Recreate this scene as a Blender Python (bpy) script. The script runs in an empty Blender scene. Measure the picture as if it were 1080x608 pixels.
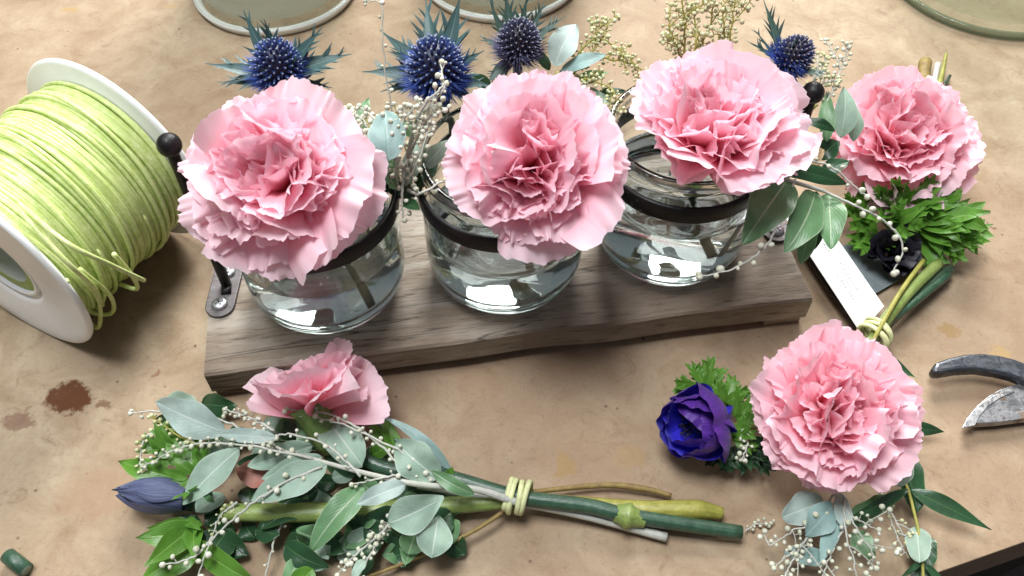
import bpy, bmesh, math, random
import numpy as np
from mathutils import Vector, Matrix
R_ = math.radians
S = 0.01                       # everything below is written in centimetres
scene = bpy.context.scene
COL = scene.collection

# ------------------------------------------------------------------ camera
PITCH, DIST, F = R_(52), 38.0, 935.0
CAM = np.array([0, -DIST*math.cos(PITCH), DIST*math.sin(PITCH)])
FWD = np.array([0, math.cos(PITCH), -math.sin(PITCH)])
UPV = np.array([0, math.sin(PITCH), math.cos(PITCH)])
RGT = np.array([1.0, 0, 0])
cd = bpy.data.cameras.new('camera'); cam = bpy.data.objects.new('camera', cd); COL.objects.link(cam)
cd.sensor_width = 36; cd.lens = 36*F/1080; cd.clip_start = 0.01; cd.clip_end = 50
cam.location = Vector(CAM*S); cam.rotation_euler = (math.pi/2-PITCH, 0, 0)
scene.camera = cam
cd.dof.use_dof = True; cd.dof.focus_distance = 0.335; cd.dof.aperture_fstop = 26

def P(px, py, z=0.0):
    d = FWD + RGT*(px-540)/F + UPV*(304-py)/F
    return CAM + d*((z-CAM[2])/d[2])
def ppc(p):                    # pixels per centimetre at a point
    return F/float(np.dot(np.asarray(p)-CAM, FWD))
def nrm(v):
    v = np.asarray(v, float); return v/(np.linalg.norm(v)+1e-12)
def A(*v): return np.array(v, float)

# ------------------------------------------------------------------ objects
MAT4 = {}
def thing(name, label, cat, loc=(0, 0, 0), group=None, rotz=0.0):
    o = bpy.data.objects.new(name, None); COL.objects.link(o)
    o.empty_display_size = 0.01
    o.location = Vector(np.asarray(loc, float)*S); o.rotation_euler = (0, 0, rotz)
    o['label'] = label; o['category'] = cat
    if group: o['group'] = group
    m = Matrix.Translation(Vector(np.asarray(loc, float))) @ Matrix.Rotation(rotz, 4, 'Z')
    MAT4[o.name] = m
    return o

class MB:
    def __init__(s): s.V = []; s.Fc = []; s.U = []; s.n = 0
    def add(s, V, Fs, U=None):
        V = np.asarray(V, float).reshape(-1, 3)
        s.V.append(V)
        if U is None: U = np.zeros((len(V), 3))
        s.U.append(np.asarray(U, float).reshape(-1, 3))
        n = s.n; s.Fc.extend([tuple(i+n for i in f) for f in Fs]); s.n += len(V)
        return s
    def build(s, name, mat, parent=None, local=False, smooth=True, bevel=0, thick=0, label=None):
        V = np.concatenate(s.V); U = np.concatenate(s.U)
        if parent is not None and not local:
            m = np.array(MAT4[parent.name].inverted())
            V = V @ m[:3, :3].T + m[:3, 3]
        me = bpy.data.meshes.new(name)
        me.from_pydata((V*S).tolist(), [], s.Fc); me.update()
        a = me.attributes.new('uvw', 'FLOAT_VECTOR', 'POINT'); a.data.foreach_set('vector', U.astype(np.float32).ravel())
        if smooth: me.polygons.foreach_set('use_smooth', [True]*len(me.polygons))
        me.materials.append(mat)
        o = bpy.data.objects.new(name, me); COL.objects.link(o)
        if parent is not None:
            o.parent = parent; MAT4[o.name] = MAT4[parent.name]
        else: MAT4[o.name] = Matrix.Identity(4)
        if bevel:
            b = o.modifiers.new('b', 'BEVEL'); b.width = bevel*S; b.segments = 3; b.limit_method = 'ANGLE'
        if thick:
            b = o.modifiers.new('s', 'SOLIDIFY'); b.thickness = thick*S; b.offset = 0
        if label: o['label'] = label
        return o

def top(o, label, cat, group=None, kind=None):
    if label: o['label'] = label
    if cat: o['category'] = cat
    if group: o['group'] = group
    if kind: o['kind'] = kind
    return o

def grid_faces(nv, nu, wrap=False):
    f = []
    for j in range(nv-1):
        for i in range(nu-1 if not wrap else nu):
            i2 = (i+1) % nu
            f.append((j*nu+i, j*nu+i2, (j+1)*nu+i2, (j+1)*nu+i))
    return f

def catmull(pts, n=8):
    pts = [np.asarray(p, float) for p in pts]
    if len(pts) == 2: return [pts[0]+(pts[1]-pts[0])*k/n for k in range(n+1)]
    q = [2*pts[0]-pts[1]]+pts+[2*pts[-1]-pts[-2]]
    out = []
    for i in range(1, len(q)-2):
        for k in range(n):
            t = k/n
            out.append(.5*((2*q[i])+(q[i+1]-q[i-1])*t+(2*q[i-1]-5*q[i]+4*q[i+1]-q[i+2])*t*t+(3*q[i]-q[i-1]-3*q[i+1]+q[i+2])*t**3))
    out.append(pts[-1]); return out

def tube(mb, pts, rad, sides=8, cap=True, flat=None):
    pts = np.array(pts, float); n = len(pts)
    if np.isscalar(rad): rad = [rad]*n
    elif len(rad) != n: rad = np.interp(np.linspace(0, 1, n), np.linspace(0, 1, len(rad)), rad)
    T = np.gradient(pts, axis=0); T /= (np.linalg.norm(T, axis=1)[:, None]+1e-12)
    a = A(0, 0, 1) if abs(T[0][2]) < .9 else A(1, 0, 0)
    N = nrm(a-T[0]*np.dot(a, T[0])); V = []; U = []
    for i in range(n):
        N = nrm(N-T[i]*np.dot(N, T[i])); B = np.cross(T[i], N)
        for k in range(sides):
            an = 2*math.pi*k/sides
            c, s_ = math.cos(an), math.sin(an)
            if flat: c *= flat
            V.append(pts[i]+(N*c+B*s_)*rad[i]); U.append((k/sides, i/(n-1), 0))
    Fs = grid_faces(n, sides, True)
    if cap:
        V.append(pts[0]); U.append((0, 0, 1)); V.append(pts[-1]); U.append((0, 1, 1))
        c0, c1 = n*sides, n*sides+1
        for k in range(sides):
            Fs.append((c0, (k+1) % sides, k)); Fs.append((c1, (n-1)*sides+k, (n-1)*sides+(k+1) % sides))
    mb.add(V, Fs, U); return mb

def _ico(sub):
    bm = bmesh.new(); bmesh.ops.create_icosphere(bm, subdivisions=sub, radius=1)
    v = np.array([x.co[:] for x in bm.verts]); f = [tuple(q.index for q in p.verts) for p in bm.faces]; bm.free()
    return v, f
ICO = {k: _ico(k) for k in (1, 2, 3)}
def ball(mb, c, r, sub=2, sc=(1, 1, 1), u=(0, 0, 0)):
    v, f = ICO[sub]
    mb.add(v*np.array(sc)*r+np.asarray(c), f, np.tile(u, (len(v), 1))); return mb

def lathe(mb, prof, c=(0, 0, 0), n=64, closed=False, axis=None):
    prof = [tuple(p) for p in prof]
    V = []; U = []
    if axis is None: ex, ey, ez = A(1, 0, 0), A(0, 1, 0), A(0, 0, 1)
    else:
        ez = nrm(axis); ex = nrm(np.cross(A(0, 0, 1) if abs(ez[2]) < .95 else A(1, 0, 0), ez)); ey = np.cross(ez, ex)
    for j, (r, z) in enumerate(prof):
        for k in range(n):
            a = 2*math.pi*k/n
            V.append(np.asarray(c)+ex*r*math.cos(a)+ey*r*math.sin(a)+ez*z); U.append((k/n, j/max(1, len(prof)-1), 0))
    Fs = grid_faces(len(prof), n, True)
    if closed:
        m = len(prof)-1
        for k in range(n): Fs.append((m*n+k, m*n+(k+1) % n, (k+1) % n, k))
    mb.add(V, Fs, U); return mb

def box(mb, c, sx, sy, sz, ang=0.0):
    v = []
    for z in (-1, 1):
        for x, y in ((-1, -1), (1, -1), (1, 1), (-1, 1)):
            X, Y = x*sx/2, y*sy/2
            v.append((c[0]+X*math.cos(ang)-Y*math.sin(ang), c[1]+X*math.sin(ang)+Y*math.cos(ang), c[2]+z*sz/2))
    mb.add(v, [(0, 3, 2, 1), (4, 5, 6, 7), (0, 1, 5, 4), (1, 2, 6, 5), (2, 3, 7, 6), (3, 0, 4, 7)]); return mb

def prism(mb, bot, topv):
    n = len(bot); V = list(bot)+list(topv)
    Fs = [tuple(range(n-1, -1, -1)), tuple(range(n, 2*n))]
    for i in range(n): Fs.append((i, (i+1) % n, n+(i+1) % n, n+i))
    mb.add(V, Fs); return mb

# ------------------------------------------------------------------ materials
def new_mat(name):
    m = bpy.data.materials.new(name); m.use_nodes = True
    nt = m.node_tree; nt.nodes.clear(); return m, nt
class NT:
    def __init__(s, name):
        s.m, s.t = new_mat(name)
    def n(s, typ, **kw):
        nd = s.t.nodes.new(typ)
        for k, v in kw.items():
            if k.startswith('i_'):
                key = k[2:]; key = int(key) if key.isdigit() else key.replace('_', ' ')
                s.set(nd.inputs[key], v)
            else: setattr(nd, k, v)
        return nd
    def set(s, inp, v):
        if hasattr(v, 'is_linked') or isinstance(v, bpy.types.NodeSocket): s.t.links.new(v, inp)
        elif isinstance(v, (tuple, list)) and len(v) == 3 and inp.type == 'RGBA': inp.default_value = (*v, 1)
        else: inp.default_value = v
    def noise(s, vec, scale, detail=4, rough=.55, dist=0):
        return s.n('ShaderNodeTexNoise', i_Vector=vec, i_Scale=scale, i_Detail=detail, i_Roughness=rough, i_Distortion=dist).outputs[0]
    def ramp(s, fac, stops, interp='LINEAR'):
        r = s.n('ShaderNodeValToRGB', i_0=fac); cr = r.color_ramp; cr.interpolation = interp
        while len(cr.elements) < len(stops): cr.elements.new(.5)
        for e, (p, c) in zip(cr.elements, stops):
            e.position = p; e.color = (*c, 1) if not np.isscalar(c) else (c, c, c, 1)
        return r.outputs[0]
    def mix(s, f, a, b, mode='MIX'):
        m = s.n('ShaderNodeMix', data_type='RGBA', blend_type=mode)
        s.set(m.inputs[0], f); s.set(m.inputs[6], a); s.set(m.inputs[7], b); return m.outputs[2]
    def math(s, op, a, b=None, c=None, clamp=False):
        m = s.n('ShaderNodeMath', operation=op, use_clamp=clamp); s.set(m.inputs[0], a)
        if b is not None: s.set(m.inputs[1], b)
        if c is not None: s.set(m.inputs[2], c)
        return m.outputs[0]
    def obj(s, sc=(100, 100, 100), loc=(0, 0, 0), rot=(0, 0, 0), src='Object'):
        tc = s.n('ShaderNodeTexCoord'); mp = s.n('ShaderNodeMapping', i_Vector=tc.outputs[src])
        mp.inputs['Scale'].default_value = sc; mp.inputs['Location'].default_value = loc; mp.inputs['Rotation'].default_value = rot
        return mp.outputs[0]
    def attr(s, name='uvw'):
        a = s.n('ShaderNodeAttribute', attribute_name=name); x = s.n('ShaderNodeSeparateXYZ', i_0=a.outputs['Vector'])
        return x.outputs[0], x.outputs[1], x.outputs[2], a.outputs['Vector']
    def bump(s, h, strength=.3, dist=.01):
        return s.n('ShaderNodeBump', i_Height=h, i_Strength=strength, i_Distance=dist*S).outputs[0]
    def bsdf(s, color, rough=.5, normal=None, **kw):
        b = s.n('ShaderNodeBsdfPrincipled'); s.set(b.inputs['Base Color'], color); s.set(b.inputs['Roughness'], rough)
        if normal is not None: s.set(b.inputs['Normal'], normal)
        for k, v in kw.items(): s.set(b.inputs[k.replace('_', ' ')], v)
        return b.outputs[0]
    def trans(s, sh, color, fac, normal=None):
        t = s.n('ShaderNodeBsdfTranslucent'); s.set(t.inputs[0], color)
        mx = s.n('ShaderNodeMixShader'); s.set(mx.inputs[0], fac); s.t.links.new(sh, mx.inputs[1]); s.t.links.new(t.outputs[0], mx.inputs[2])
        return mx.outputs[0]
    def out(s, sh):
        o = s.n('ShaderNodeOutputMaterial'); s.t.links.new(sh, o.inputs[0]); return s.m

def simple(name, col, rough=.5, var=.25, sc=3, bump=.2, **kw):
    m = NT(name); v = m.obj(); f = m.noise(v, sc, 5)
    c = m.mix(m.ramp(f, [(.3, 0.0), (.7, 1.0)]), tuple(x*(1-var) for x in col), tuple(min(1, x*(1+var)) for x in col))
    return m.out(m.bsdf(c, rough, m.bump(m.noise(v, sc*6, 3), bump, .05), **kw))

def mat_table():
    m = NT('worn fibreboard'); v = m.obj()
    big = m.noise(v, .07, 4, .6); mid = m.noise(v, .45, 8, .65, .6); fine = m.noise(v, 5, 6, .7)
    c = m.mix(m.ramp(mid, [(.3, 0.), (.72, 1.)]), (.255, .175, .102), (.465, .375, .262))
    c = m.mix(m.ramp(big, [(.38, 0.), (.62, .6)]), c, (.25, .165, .105))
    c = m.mix(m.ramp(fine, [(.30, .30), (.46, 0.)]), c, (.13, .08, .05))
    fb = m.noise(m.obj((100, 420, 100), rot=(0, 0, .4)), 6, 5, .75); fb2 = m.noise(m.obj((420, 100, 100), rot=(0, 0, -.3)), 6, 5, .75)
    c = m.mix(m.ramp(fb, [(.30, .5), (.42, 0.)]), c, (.15, .095, .06)); c = m.mix(m.ramp(fb2, [(.62, 0.), (.74, .35)]), c, (.62, .52, .38))
    # dark blotches and thin cracks of worn surface
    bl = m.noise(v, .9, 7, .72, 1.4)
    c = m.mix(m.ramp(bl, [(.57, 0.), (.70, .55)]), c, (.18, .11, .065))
    br = m.noise(v, .33, 3, .5, 2.0)
    line = m.math('ABSOLUTE', m.math('SUBTRACT', br, .5))
    c = m.mix(m.ramp(line, [(0., .18), (.004, .1), (.010, 0.)]), c, (.16, .09, .055))
    vo = m.n('ShaderNodeTexVoronoi', i_Vector=v, i_Scale=.8); 
    c = m.mix(m.ramp(vo.outputs[0], [(.03, .8), (.07, 0.)]), c, (.10, .055, .035))
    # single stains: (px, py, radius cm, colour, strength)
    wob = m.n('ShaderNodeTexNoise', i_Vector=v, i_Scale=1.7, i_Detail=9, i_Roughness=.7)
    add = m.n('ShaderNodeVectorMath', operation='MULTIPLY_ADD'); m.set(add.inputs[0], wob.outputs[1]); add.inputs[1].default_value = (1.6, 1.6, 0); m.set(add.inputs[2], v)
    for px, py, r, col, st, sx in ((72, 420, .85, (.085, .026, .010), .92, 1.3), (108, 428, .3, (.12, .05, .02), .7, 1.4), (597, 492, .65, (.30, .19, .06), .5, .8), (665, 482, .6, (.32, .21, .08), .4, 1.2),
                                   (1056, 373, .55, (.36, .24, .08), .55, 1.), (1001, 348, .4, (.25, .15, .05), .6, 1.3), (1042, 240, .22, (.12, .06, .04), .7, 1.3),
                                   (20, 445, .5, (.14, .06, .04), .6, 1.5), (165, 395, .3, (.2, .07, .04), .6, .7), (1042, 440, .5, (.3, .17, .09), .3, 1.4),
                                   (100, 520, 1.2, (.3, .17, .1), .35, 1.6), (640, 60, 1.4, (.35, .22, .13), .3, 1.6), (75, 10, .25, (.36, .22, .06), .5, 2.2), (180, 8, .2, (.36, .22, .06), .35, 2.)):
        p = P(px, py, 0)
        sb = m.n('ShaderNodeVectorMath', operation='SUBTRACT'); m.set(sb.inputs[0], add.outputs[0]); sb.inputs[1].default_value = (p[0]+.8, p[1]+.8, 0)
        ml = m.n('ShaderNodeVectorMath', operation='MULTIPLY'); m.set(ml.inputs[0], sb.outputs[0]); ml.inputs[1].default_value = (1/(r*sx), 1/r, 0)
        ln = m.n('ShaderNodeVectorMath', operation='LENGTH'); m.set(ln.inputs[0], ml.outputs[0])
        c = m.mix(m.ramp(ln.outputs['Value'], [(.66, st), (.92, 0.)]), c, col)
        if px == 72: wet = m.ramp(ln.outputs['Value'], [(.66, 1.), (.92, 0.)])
    ro = m.mix(wet, m.ramp(mid, [(.3, .62), (.7, .85)]), (.08, .08, .08))
    return m.out(m.bsdf(c, ro, m.bump(m.math('ADD', m.math('MULTIPLY', mid, .6), m.math('MULTIPLY', fine, .35)), .45, .08), Specular_IOR_Level=.25))

def mat_wood():
    m = NT('weathered plank'); v = m.obj((14, 100, 100)); w = m.obj()
    g1 = m.noise(v, .9, 8, .7, .35); g2 = m.noise(v, 4.5, 6, .7); big = m.noise(w, .16, 3)
    c = m.ramp(g1, [(.28, (.10, .07, .048)), (.43, (.25, .195, .14)), (.58, (.37, .325, .265)), (.75, (.52, .475, .41))])
    c = m.mix(m.ramp(big, [(.42, 0.), (.62, .7)]), c, (.13, .09, .06), 'MIX')
    c = m.mix(m.ramp(g2, [(.33, .75), (.47, 0.)]), c, (.045, .028, .018))
    vc = m.obj((5, 100, 100)); cr = m.noise(vc, .7, 3, .5, .3)
    cl = m.math('ABSOLUTE', m.math('SUBTRACT', cr, .5))
    c = m.mix(m.ramp(cl, [(0., .85), (.006, 0.)]), c, (.02, .012, .008))
    h = m.math('ADD', m.math('MULTIPLY', g1, .5), g2)
    return m.out(m.bsdf(c, .68, m.bump(h, .8, .08)))

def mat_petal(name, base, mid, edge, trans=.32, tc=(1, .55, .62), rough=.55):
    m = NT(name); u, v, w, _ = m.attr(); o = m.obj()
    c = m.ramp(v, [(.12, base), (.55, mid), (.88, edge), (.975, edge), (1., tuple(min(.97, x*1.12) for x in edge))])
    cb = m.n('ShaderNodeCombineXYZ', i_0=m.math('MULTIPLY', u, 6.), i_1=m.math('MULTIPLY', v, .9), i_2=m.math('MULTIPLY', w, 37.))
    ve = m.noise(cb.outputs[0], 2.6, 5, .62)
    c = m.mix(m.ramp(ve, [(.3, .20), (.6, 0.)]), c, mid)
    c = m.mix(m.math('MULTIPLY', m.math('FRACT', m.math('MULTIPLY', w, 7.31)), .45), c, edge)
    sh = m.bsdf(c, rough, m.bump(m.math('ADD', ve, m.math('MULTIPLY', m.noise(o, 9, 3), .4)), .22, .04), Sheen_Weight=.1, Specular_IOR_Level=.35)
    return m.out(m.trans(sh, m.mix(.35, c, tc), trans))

def mat_leaf(name, col, vein, rough=.5, under=None, trans=.12, dust=0.0, veinw=.06):
    m = NT(name); u, v, w, _ = m.attr(); o = m.obj()
    n1 = m.noise(o, 1.4, 5, .6)
    c = m.mix(m.ramp(n1, [(.3, 0.), (.7, 1.)]), tuple(x*.72 for x in col), tuple(x*1.25 for x in col))
    c = m.mix(m.math('MULTIPLY', m.math('FRACT', m.math('MULTIPLY', w, 5.17)), .3), c, tuple(x*.6 for x in col))
    au = m.math('ABSOLUTE', u)
    # side veins run forward from the midrib
    st = m.math('SUBTRACT', m.math('MULTIPLY', v, 11.), m.math('MULTIPLY', au, 4.5))
    tri = m.math('ABSOLUTE', m.math('SUBTRACT', m.math('FRACT', st), .5))
    c = m.mix(m.ramp(tri, [(0., .07), (.16, 0.)]), c, vein)
    c = m.mix(m.ramp(au, [(veinw*.4, .9), (veinw, 0.)]), c, vein)
    c = m.mix(m.ramp(au, [(.90, 0.), (.98, .5)]), c, vein)
    if dust: c = m.mix(m.math('MULTIPLY', m.noise(o, 6, 5, .7), dust), c, (.55, .62, .58))
    if under:
        g = m.n('ShaderNodeNewGeometry'); c = m.mix(g.outputs['Backfacing'], c, under)
    sh = m.bsdf(c, rough, m.bump(m.math('ADD', m.ramp(au, [(0., 0.), (.1, .6)]), m.math('ADD', m.math('MULTIPLY', tri, .35), m.math('MULTIPLY', n1, 1.6))), .35, .04), Specular_IOR_Level=.45)
    return m.out(m.trans(sh, tuple(min(1, x*1.6+.02) for x in col), trans))

def mat_glass(name, col=(.93, .97, .96), ior=1.45, rough=0.0, bs=.35):
    m = NT(name); g = m.n('ShaderNodeBsdfGlass', i_Color=col, i_Roughness=rough, i_IOR=ior)
    v = m.obj((22, 22, 105)); m.set(g.inputs['Normal'], m.bump(m.noise(v, .8, 3, .45), bs, .10))
    return m.out(g.outputs[0])

def mat_stem(name, c0, c1, rough=.45, nodes=None):
    m = NT(name); v = m.obj(); u, t, w, vec = m.attr(); n = m.noise(v, 2.5, 6, .7)
    mp = m.n('ShaderNodeMapping', i_Vector=vec); mp.inputs['Scale'].default_value = (14, 2.5, 0)
    st = m.noise(mp.outputs[0], 1.6, 4, .65)
    c = m.mix(m.ramp(n, [(.3, 0.), (.7, 1.)]), c0, c1)
    c = m.mix(m.ramp(st, [(.35, .45), (.55, 0.)]), c, tuple(x*.55 for x in c0))
    c = m.mix(m.ramp(m.noise(v, 9, 4, .7), [(.62, 0.), (.72, .35)]), c, tuple(min(.8, x*1.5+.05) for x in c1))
    c = m.mix(m.ramp(w, [(.15, 0.), (.5, .8)]), c, tuple(min(.75, x*1.3+.18) for x in c1))
    return m.out(m.bsdf(c, rough, m.bump(m.math('ADD', st, m.noise(v, 12, 3)), .35, .04)))

def mat_cord():
    m = NT('lime paper cord'); u, v, w, _ = m.attr(); o = m.obj()
    tw = m.math('FRACT', m.math('ADD', m.math('MULTIPLY', v, 1.), m.math('MULTIPLY', u, 2.)))
    n = m.noise(o, 3.5, 5, .6)
    c = m.mix(m.ramp(n, [(.3, 0.), (.7, 1.)]), (.50, .62, .17), (.76, .84, .42))
    big = m.noise(o, .35, 2)
    c = m.mix(m.ramp(big, [(.4, 0.), (.7, .45)]), c, (.42, .56, .13))
    return m.out(m.bsdf(c, .42, m.bump(m.noise(o, 14, 4, .7), .6, .05), Specular_IOR_Level=.5, Coat_Weight=.15))

def mat_frost(name, col, alpha=.5, rough=.2):
    m = NT(name); v = m.obj()
    b = m.bsdf(col, rough, m.bump(m.noise(v, .5, 3), .2, .1))
    tr = m.n('ShaderNodeBsdfTransparent', i_Color=(.92, .95, .93))
    mx = m.n('ShaderNodeMixShader', i_0=alpha); m.t.links.new(tr.outputs[0], mx.inputs[1]); m.t.links.new(b, mx.inputs[2])
    return m.out(mx.outputs[0])

def mat_steel(name, col, rough=.3, rust=.4, metal=.9):
    m = NT(name); v = m.obj(); n = m.noise(v, 2.2, 7, .7, .8); n2 = m.noise(v, 1.1, 6, .65, 1.2); s = m.noise(m.obj((30, 260, 100)), 2, 5, .7)
    c = m.mix(m.ramp(s, [(.3, 0.), (.7, 1.)]), tuple(x*.65 for x in col), tuple(min(1, x*1.25) for x in col))
    c = m.mix(m.ramp(n, [(.52, 0.), (.66, rust)]), c, (.05, .03, .022))
    c = m.mix(m.ramp(n2, [(.60, 0.), (.70, rust)]), c, (.30, .15, .04))
    ro = m.ramp(n, [(.4, rough), (.7, .65)])
    return m.out(m.bsdf(c, ro, m.bump(m.math('ADD', n, s), .3, .04), Metallic=metal))

M = {}
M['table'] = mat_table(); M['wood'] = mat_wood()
M['floor'] = simple('dark floor', (.03, .022, .014), .7)
M['edge'] = simple('table edge', (.13, .085, .045), .7)
M['leather'] = simple('worn seat', (.20, .14, .13), .35)
M['iron'] = simple('black iron', (.008, .007, .008), .42, .4, 2, .4, Specular_IOR_Level=.3)
M['bracket'] = mat_steel('dull steel bracket', (.15, .14, .14), .5, .45)
M['screw'] = mat_steel('zinc screw', (.45, .45, .47), .3, .1)
M['glass'] = mat_glass('clear glass', (.98, .995, .99)); M['water'] = mat_glass('water', (.975, .995, .995), 1.333, 0.0, .75)
M['frost'] = mat_frost('cloudy glass', (.42, .43, .37), .38, .18); M['frostrim'] = mat_frost('thick pale glass', (.88, .90, .88), .9, .15)
M['plastic'] = simple('white plastic', (.80, .81, .80), .32, .04, 1, .05, Subsurface_Weight=.0)
M['card'] = simple('grey card tube', (.55, .52, .45), .7)
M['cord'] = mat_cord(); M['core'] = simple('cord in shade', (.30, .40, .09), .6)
M['cord_pale'] = simple('pale yellow cord', (.62, .64, .34), .5, .2, 4)
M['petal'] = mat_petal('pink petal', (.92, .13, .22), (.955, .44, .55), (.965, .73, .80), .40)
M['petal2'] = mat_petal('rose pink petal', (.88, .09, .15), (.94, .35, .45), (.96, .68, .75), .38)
M['calyx'] = mat_stem('calyx green', (.10, .18, .05), (.22, .30, .09))
M['stem'] = mat_stem('blue green stem', (.018, .055, .032), (.06, .13, .075), .3)
M['stem_light'] = mat_stem('pale green stem', (.15, .23, .05), (.30, .37, .11), .35)
M['stem_yellow'] = mat_stem('olive yellow stem', (.22, .22, .03), (.45, .42, .10), .4)
M['stem_dark'] = mat_stem('dark green stem', (.015, .035, .02), (.05, .09, .05), .35)
M['twig'] = mat_stem('grey white twig', (.42, .43, .37), (.62, .62, .55), .6)
M['twig_brown'] = mat_stem('brown twig', (.16, .09, .03), (.36, .27, .08), .6)
M['bud'] = mat_stem('cream bud', (.40, .43, .27), (.82, .81, .72), .6)
M['bud_yellow'] = mat_stem('yellow cream bud', (.34, .36, .15), (.76, .75, .50), .6)
M['sage'] = mat_leaf('sage leaf', (.26, .39, .29), (.50, .58, .50), .6, (.34, .42, .36), .12, .25)
M['sage_pale'] = mat_leaf('pale sage leaf', (.36, .47, .43), (.56, .64, .58), .6, (.42, .5, .46), .12, .3)
M['green'] = mat_leaf('green leaf', (.12, .26, .11), (.40, .50, .32), .36, (.24, .34, .22), .14, .06)
M['bluegreen'] = mat_leaf('blue green leaf', (.20, .33, .31), (.36, .48, .44), .45, None, .1, .2, .03)
M['bright'] = mat_leaf('bright green leaf', (.10, .25, .03), (.24, .42, .10), .35, None, .25)
M['dark'] = mat_leaf('dark green leaf', (.022, .07, .028), (.08, .17, .06), .3, None, .08, 0, .04)
M['olive'] = mat_leaf('olive leaf', (.16, .22, .11), (.3, .34, .2), .45, None, .1, .1)
M['brownleaf'] = mat_leaf('dried brown leaf', (.36, .24, .12), (.5, .36, .2), .6, None, .1)
M['bract'] = mat_leaf('spiny bract', (.030, .080, .078), (.16, .27, .25), .42, (.07, .14, .14), .05, .05, .07)
M['bract_dark'] = mat_leaf('dark spiny bract', (.035, .08, .06), (.10, .17, .14), .42, (.06, .1, .09), .05, .08, .09)
M['anemone'] = None

def mat_anemone():
    m = NT('anemone petal'); u, v, w, _ = m.attr()
    cb = m.n('ShaderNodeCombineXYZ', i_0=m.math('MULTIPLY', u, 12.), i_1=v, i_2=m.math('MULTIPLY', w, 37.))
    ve = m.noise(cb.outputs[0], 2.4, 4, .6)
    blue = m.mix(m.ramp(ve, [(.3, 0.), (.7, 1.)]), (.016, .010, .40), (.055, .045, .85))
    purp = m.mix(m.ramp(ve, [(.3, 0.), (.7, 1.)]), (.05, .010, .19), (.12, .03, .32))
    g = m.n('ShaderNodeNewGeometry')
    c = m.mix(g.outputs['Backfacing'], purp, blue)
    sh = m.bsdf(c, .48, m.bump(ve, .4, .05), Sheen_Weight=.1)
    return m.out(m.trans(sh, (.08, .03, .5), .12))
M['anemone'] = mat_anemone()
def mat_bud_blue():
    m = NT('closed anemone petal'); u, v, w, _ = m.attr()
    cb = m.n('ShaderNodeCombineXYZ', i_0=m.math('MULTIPLY', u, 14.), i_1=v, i_2=m.math('MULTIPLY', w, 37.))
    ve = m.noise(cb.outputs[0], 2.4, 4, .6)
    c = m.mix(m.ramp(ve, [(.3, 0.), (.7, 1.)]), (.025, .032, .085), (.12, .145, .26))
    return m.out(m.bsdf(c, .5, m.bump(ve, .5, .05)))
M['bud_blue'] = mat_bud_blue()
def mat_holly(name, dark, spine, tip):
    m = NT(name); u, v, w, _ = m.attr()
    c = m.ramp(v, [(.0, dark), (.5, spine), (.80, tuple(x*.6 for x in spine)), (.90, tip)])
    return m.out(m.bsdf(c, .5))
M['holly'] = mat_holly('sea holly blue', (.010, .012, .04), (.05, .08, .24), (.24, .30, .42))
M['holly_grey'] = mat_holly('sea holly grey blue', (.012, .012, .022), (.07, .075, .15), (.30, .30, .36))
M['spine'] = simple('vivid blue spines', (.05, .10, .38), .45, .5, 2)
M['spine_grey'] = simple('grey blue spines', (.12, .12, .21), .45, .5, 2)
M['paper'] = simple('white card tag', (.80, .80, .80), .6, .03)
M['ink'] = simple('grey ink', (.30, .30, .31), .6)
M['slate'] = simple('slate card', (.16, .19, .20), .55, .15)
M['black'] = simple('near black petal', (.012, .010, .018), .5)
M['steel'] = mat_steel('dirty blade steel', (.40, .40, .41), .28, .75)
M['steel_dark'] = mat_steel('dark hook steel', (.13, .14, .16), .3, .5)
M['steel_edge'] = mat_steel('ground edge', (.6, .6, .6), .25, .3)
M['rubber'] = simple('red grip', (.25, .02, .02), .5)
M['stamen'] = simple('dark stamens', (.012, .01, .03), .6)

# ------------------------------------------------------------------ plant builders
def frame(axis, spin=0.0):
    z = nrm(axis); x = nrm(np.cross(A(0, 1, 0) if abs(z[1]) < .9 else A(1, 0, 0), z)); y = np.cross(z, x)
    c, s_ = math.cos(spin), math.sin(spin)
    return x*c+y*s_, -x*s_+y*c, z

def sstep(x): x = np.clip(x, 0, 1); return x*x*(3-2*x)

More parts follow.
